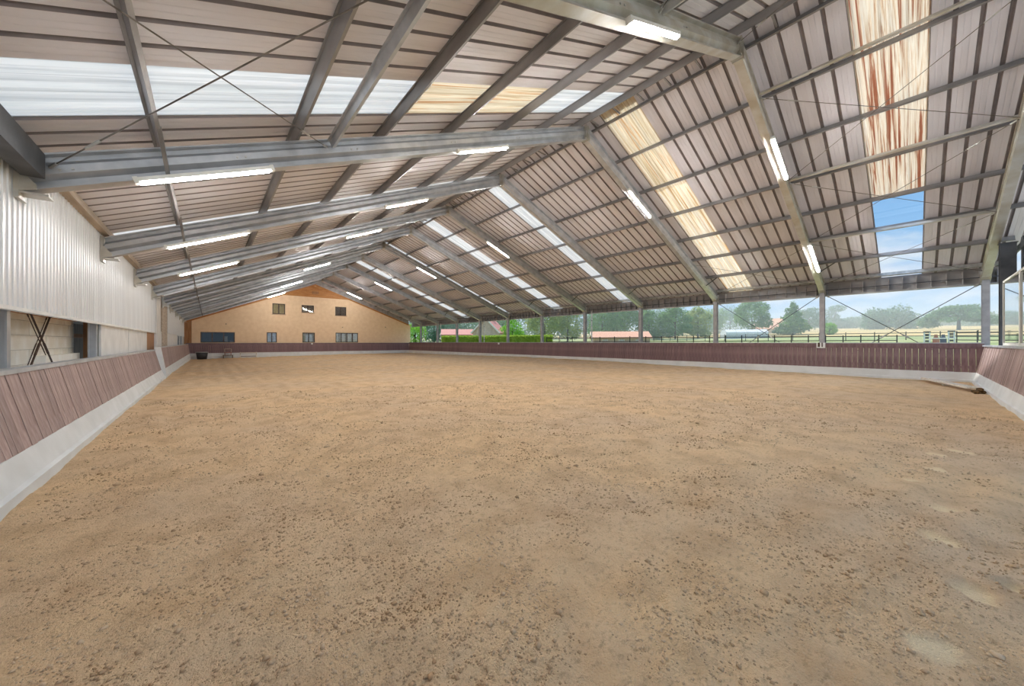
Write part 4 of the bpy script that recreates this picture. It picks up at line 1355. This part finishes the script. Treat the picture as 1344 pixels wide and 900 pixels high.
for k in range(7):
    tree(300 + 12 * (k % 3), -60 + k * 26, 12.6 + .7 * (k % 3), 30, 'leaf_dark', 'hazy tree in the far wood on the horizon, %s from the right edge' % ORD[k], n=1500, leaf=.7, base_frac=0, group='far wood on the horizon')

for k, (bx_, by_, tp_, lb_) in enumerate((((70.7, 137.3, 17.6, 'tall hazy tree behind the farthest openings, by the tan gable'), (78.6, 117.1, 16.6, 'tall hazy tree rising behind the red gabled house'), (87.6, 102.7, 16.6, 'tall hazy tree rising behind the bright round bush'), (92.4, 89.3, 16.4, 'tall hazy tree behind the sixth right post'), (99.5, 79.2, 16.6, 'tall hazy tree behind the end of the hedge'), (112.6, 74.4, 17.2, 'tall hazy tree behind the long orange roof'), (122.3, 59.3, 13.9, 'tall hazy tree between the third and fourth right posts'), (139.4, 51.1, 14.1, 'tall hazy tree right behind the third right post')))):
    tree(bx_, by_, tp_, 19, 'leaf_green' if k % 2 else 'leaf_dark', lb_, n=3600, leaf=.65, base_frac=0, group='tall back row of trees')

# clipped hedge: one hedge object
hv = []
r_ = np.random.default_rng(5)
hA, hB = np.array([27.2, 47.5]), np.array([37.4, 34.2])
n_ = 9000
f_ = r_.random(n_); 
side = r_.integers(0, 3, n_)
u = r_.uniform(-.55, .55, n_); h_ = r_.uniform(0, 1.3, n_)
u = np.where(side == 0, -.55, np.where(side == 1, .55, u)) + r_.normal(0, .05, n_)
h_ = np.where(side == 2, 1.32, h_) + r_.normal(0, .05, n_)
dv = (hB - hA) / np.linalg.norm(hB - hA); nv = np.array([-dv[1], dv[0]])
base = hA + f_[:, None] * (hB - hA) + u[:, None] * nv
cz = np.array([zland(b_) for b_ in base[:, 0]]) + h_
c = np.column_stack([base, cz])
nr = r_.normal(size=(n_, 3)); nr /= np.linalg.norm(nr, axis=1)[:, None]
a_ = np.cross(nr, r_.normal(size=(n_, 3))); a_ /= np.linalg.norm(a_, axis=1)[:, None]
b_ = np.cross(nr, a_); s = .16
V = np.empty((n_, 4, 3)); V[:, 0] = c - a_ * s; V[:, 1] = c + b_ * s * .6; V[:, 2] = c + a_ * s; V[:, 3] = c - b_ * s * .6
he = empty('clipped_hedge', (0, 0, 0))
tag(he, 'long clipped yellow-green hedge in front of the red roofed houses', 'hedge')
link('foliage', leafmesh('foliage', V.reshape(-1, 3)), 'leaf_hedge', he)
hb = MB()
hb.loft([(*(hA + nv * .5), 1.1), (*(hA - nv * .5), 1.1), (*(hA - nv * .5), 2.42), (*(hA + nv * .5), 2.42)], [(*(hB + nv * .5), 1.1), (*(hB - nv * .5), 1.1), (*(hB - nv * .5), 2.46), (*(hB + nv * .5), 2.46)])
hb.obj('inner_twigs', 'leaf_hedge', he)

def house(x, y, rz, L, W, he_, hr, wallm, roofm, label, wins=True, chimney=False):
    e_ = empty('house', (x, y, zland(x) - .2), rz)
    tag(e_, label, 'house', 'houses beyond the hall')
    a, b_ = L / 2, W / 2
    A = [(-a, -b_, 0), (-a, b_, 0), (-a, b_, he_), (-a, 0, hr), (-a, -b_, he_)]
    MB().loft(A, [(a, p[1], p[2]) for p in A]).obj('walls', wallm, e_)
    for s_ in (-1, 1):
        o_ = .35
        k = (hr - he_) / b_
        p = [(-a - o_, 0, hr + .05), (a + o_, 0, hr + .05), (a + o_, s_ * (b_ + o_), he_ - k * o_ + .05), (-a - o_, s_ * (b_ + o_), he_ - k * o_ + .05)]
        MB().loft([Vector(q) for q in p], [Vector(q) + Vector((0, 0, .14)) for q in p]).obj('roof', roofm, e_)
    if wins:
        for s_ in (-1, 1):
            for q in (-.5, 0, .5):
                w = MB().box(q * L * .6 - .45, q * L * .6 + .45, s_ * b_ - .04, s_ * b_ + .04, 1.0, he_ - .5).obj('window', 'house_white', e_)
                MB().box(q * L * .6 - .37, q * L * .6 + .37, s_ * b_ - .05, s_ * b_ + .05, 1.08, he_ - .58).obj('pane', 'pane', w)
    for s_ in (-1, 1):
        for t2 in (-1, 1):
            MB().bar((s_ * (a + .37), 0, hr), (s_ * (a + .37), t2 * (b_ + .3), he_ - .25), .06, .28, (0, 0, 1)).obj('barge_board', 'house_white', e_)
    if chimney:
        MB().box(-.35 + a * .4, .35 + a * .4, -.6, .1, hr - .6, hr + .7).obj('chimney', 'tile_red', e_)
house(43.4, 57.0, math.radians(35), 5.0, 5.4, 2.6, 5.4, 'house_wall', 'tile_red', 'red gabled house with white barge boards beside the bright round bush', chimney=True)
house(42.5, 66.4, math.radians(-33), 8.0, 4.6, 2.2, 3.3, 'house_wall', 'tile_red', 'low red roof in front of the gabled house')
house(53.5, 33.4, math.radians(-48), 9.0, 4.6, 1.25, 2.2, 'house_wall', 'tile_orange', 'long low building with an orange tiled roof behind the paddock fence')
house(134.1, 29.3, math.radians(70), 8.0, 8.0, 1.6, 4.6, 'house_wall', 'tile_orange', 'distant house with a pale orange roof between two tall trees')
te = empty('storage_tent', (86.7, 24.0, zland(86.7)), math.radians(-52))
tag(te, 'white tunnel tent standing behind the paddock fence', 'tent')
A = [(-4.0, -1.6, -.2), (-4.0, -1.6, 1.3), (-4.0, -.8, 1.85), (-4.0, .8, 1.85), (-4.0, 1.6, 1.3), (-4.0, 1.6, -.2)]
MB().loft(A, [(4.0, p[1], p[2]) for p in A]).obj('cover', 'tent', te)
for q in (-4, -2, 0, 2, 4):
    rb = MB()
    for (p1_, p2_) in zip(A[:-1], A[1:]):
        rb.tube((q, p1_[1] * 1.01, p1_[2] + .01), (q, p2_[1] * 1.01, p2_[2] + .01), .03, 5)
    rb.obj('hoop', 'galv', te)

# ------------------------------------------------------------------ summer haze over the fields
m = bpy.data.materials.new('haze')
m.use_nodes = True
t = m.node_tree
t.nodes.clear()
vsn = N(t, 'ShaderNodeVolumeScatter')
vsn.inputs['Color'].default_value = (0.86, 0.94, 1.0, 1)
vsn.inputs['Density'].default_value = 0.0042
vsn.inputs['Anisotropy'].default_value = 0.0
out = N(t, 'ShaderNodeOutputMaterial')
t.links.new(vsn.outputs[0], out.inputs['Volume'])
MATS['haze'] = m
hz = MB().box(50, 300, -260, 260, 0.5, 15).obj('haze', 'haze')
tag(hz, 'thin pale summer haze lying over the distant field and trees', 'haze', kind='stuff')
sc.cycles.volume_bounces = 1
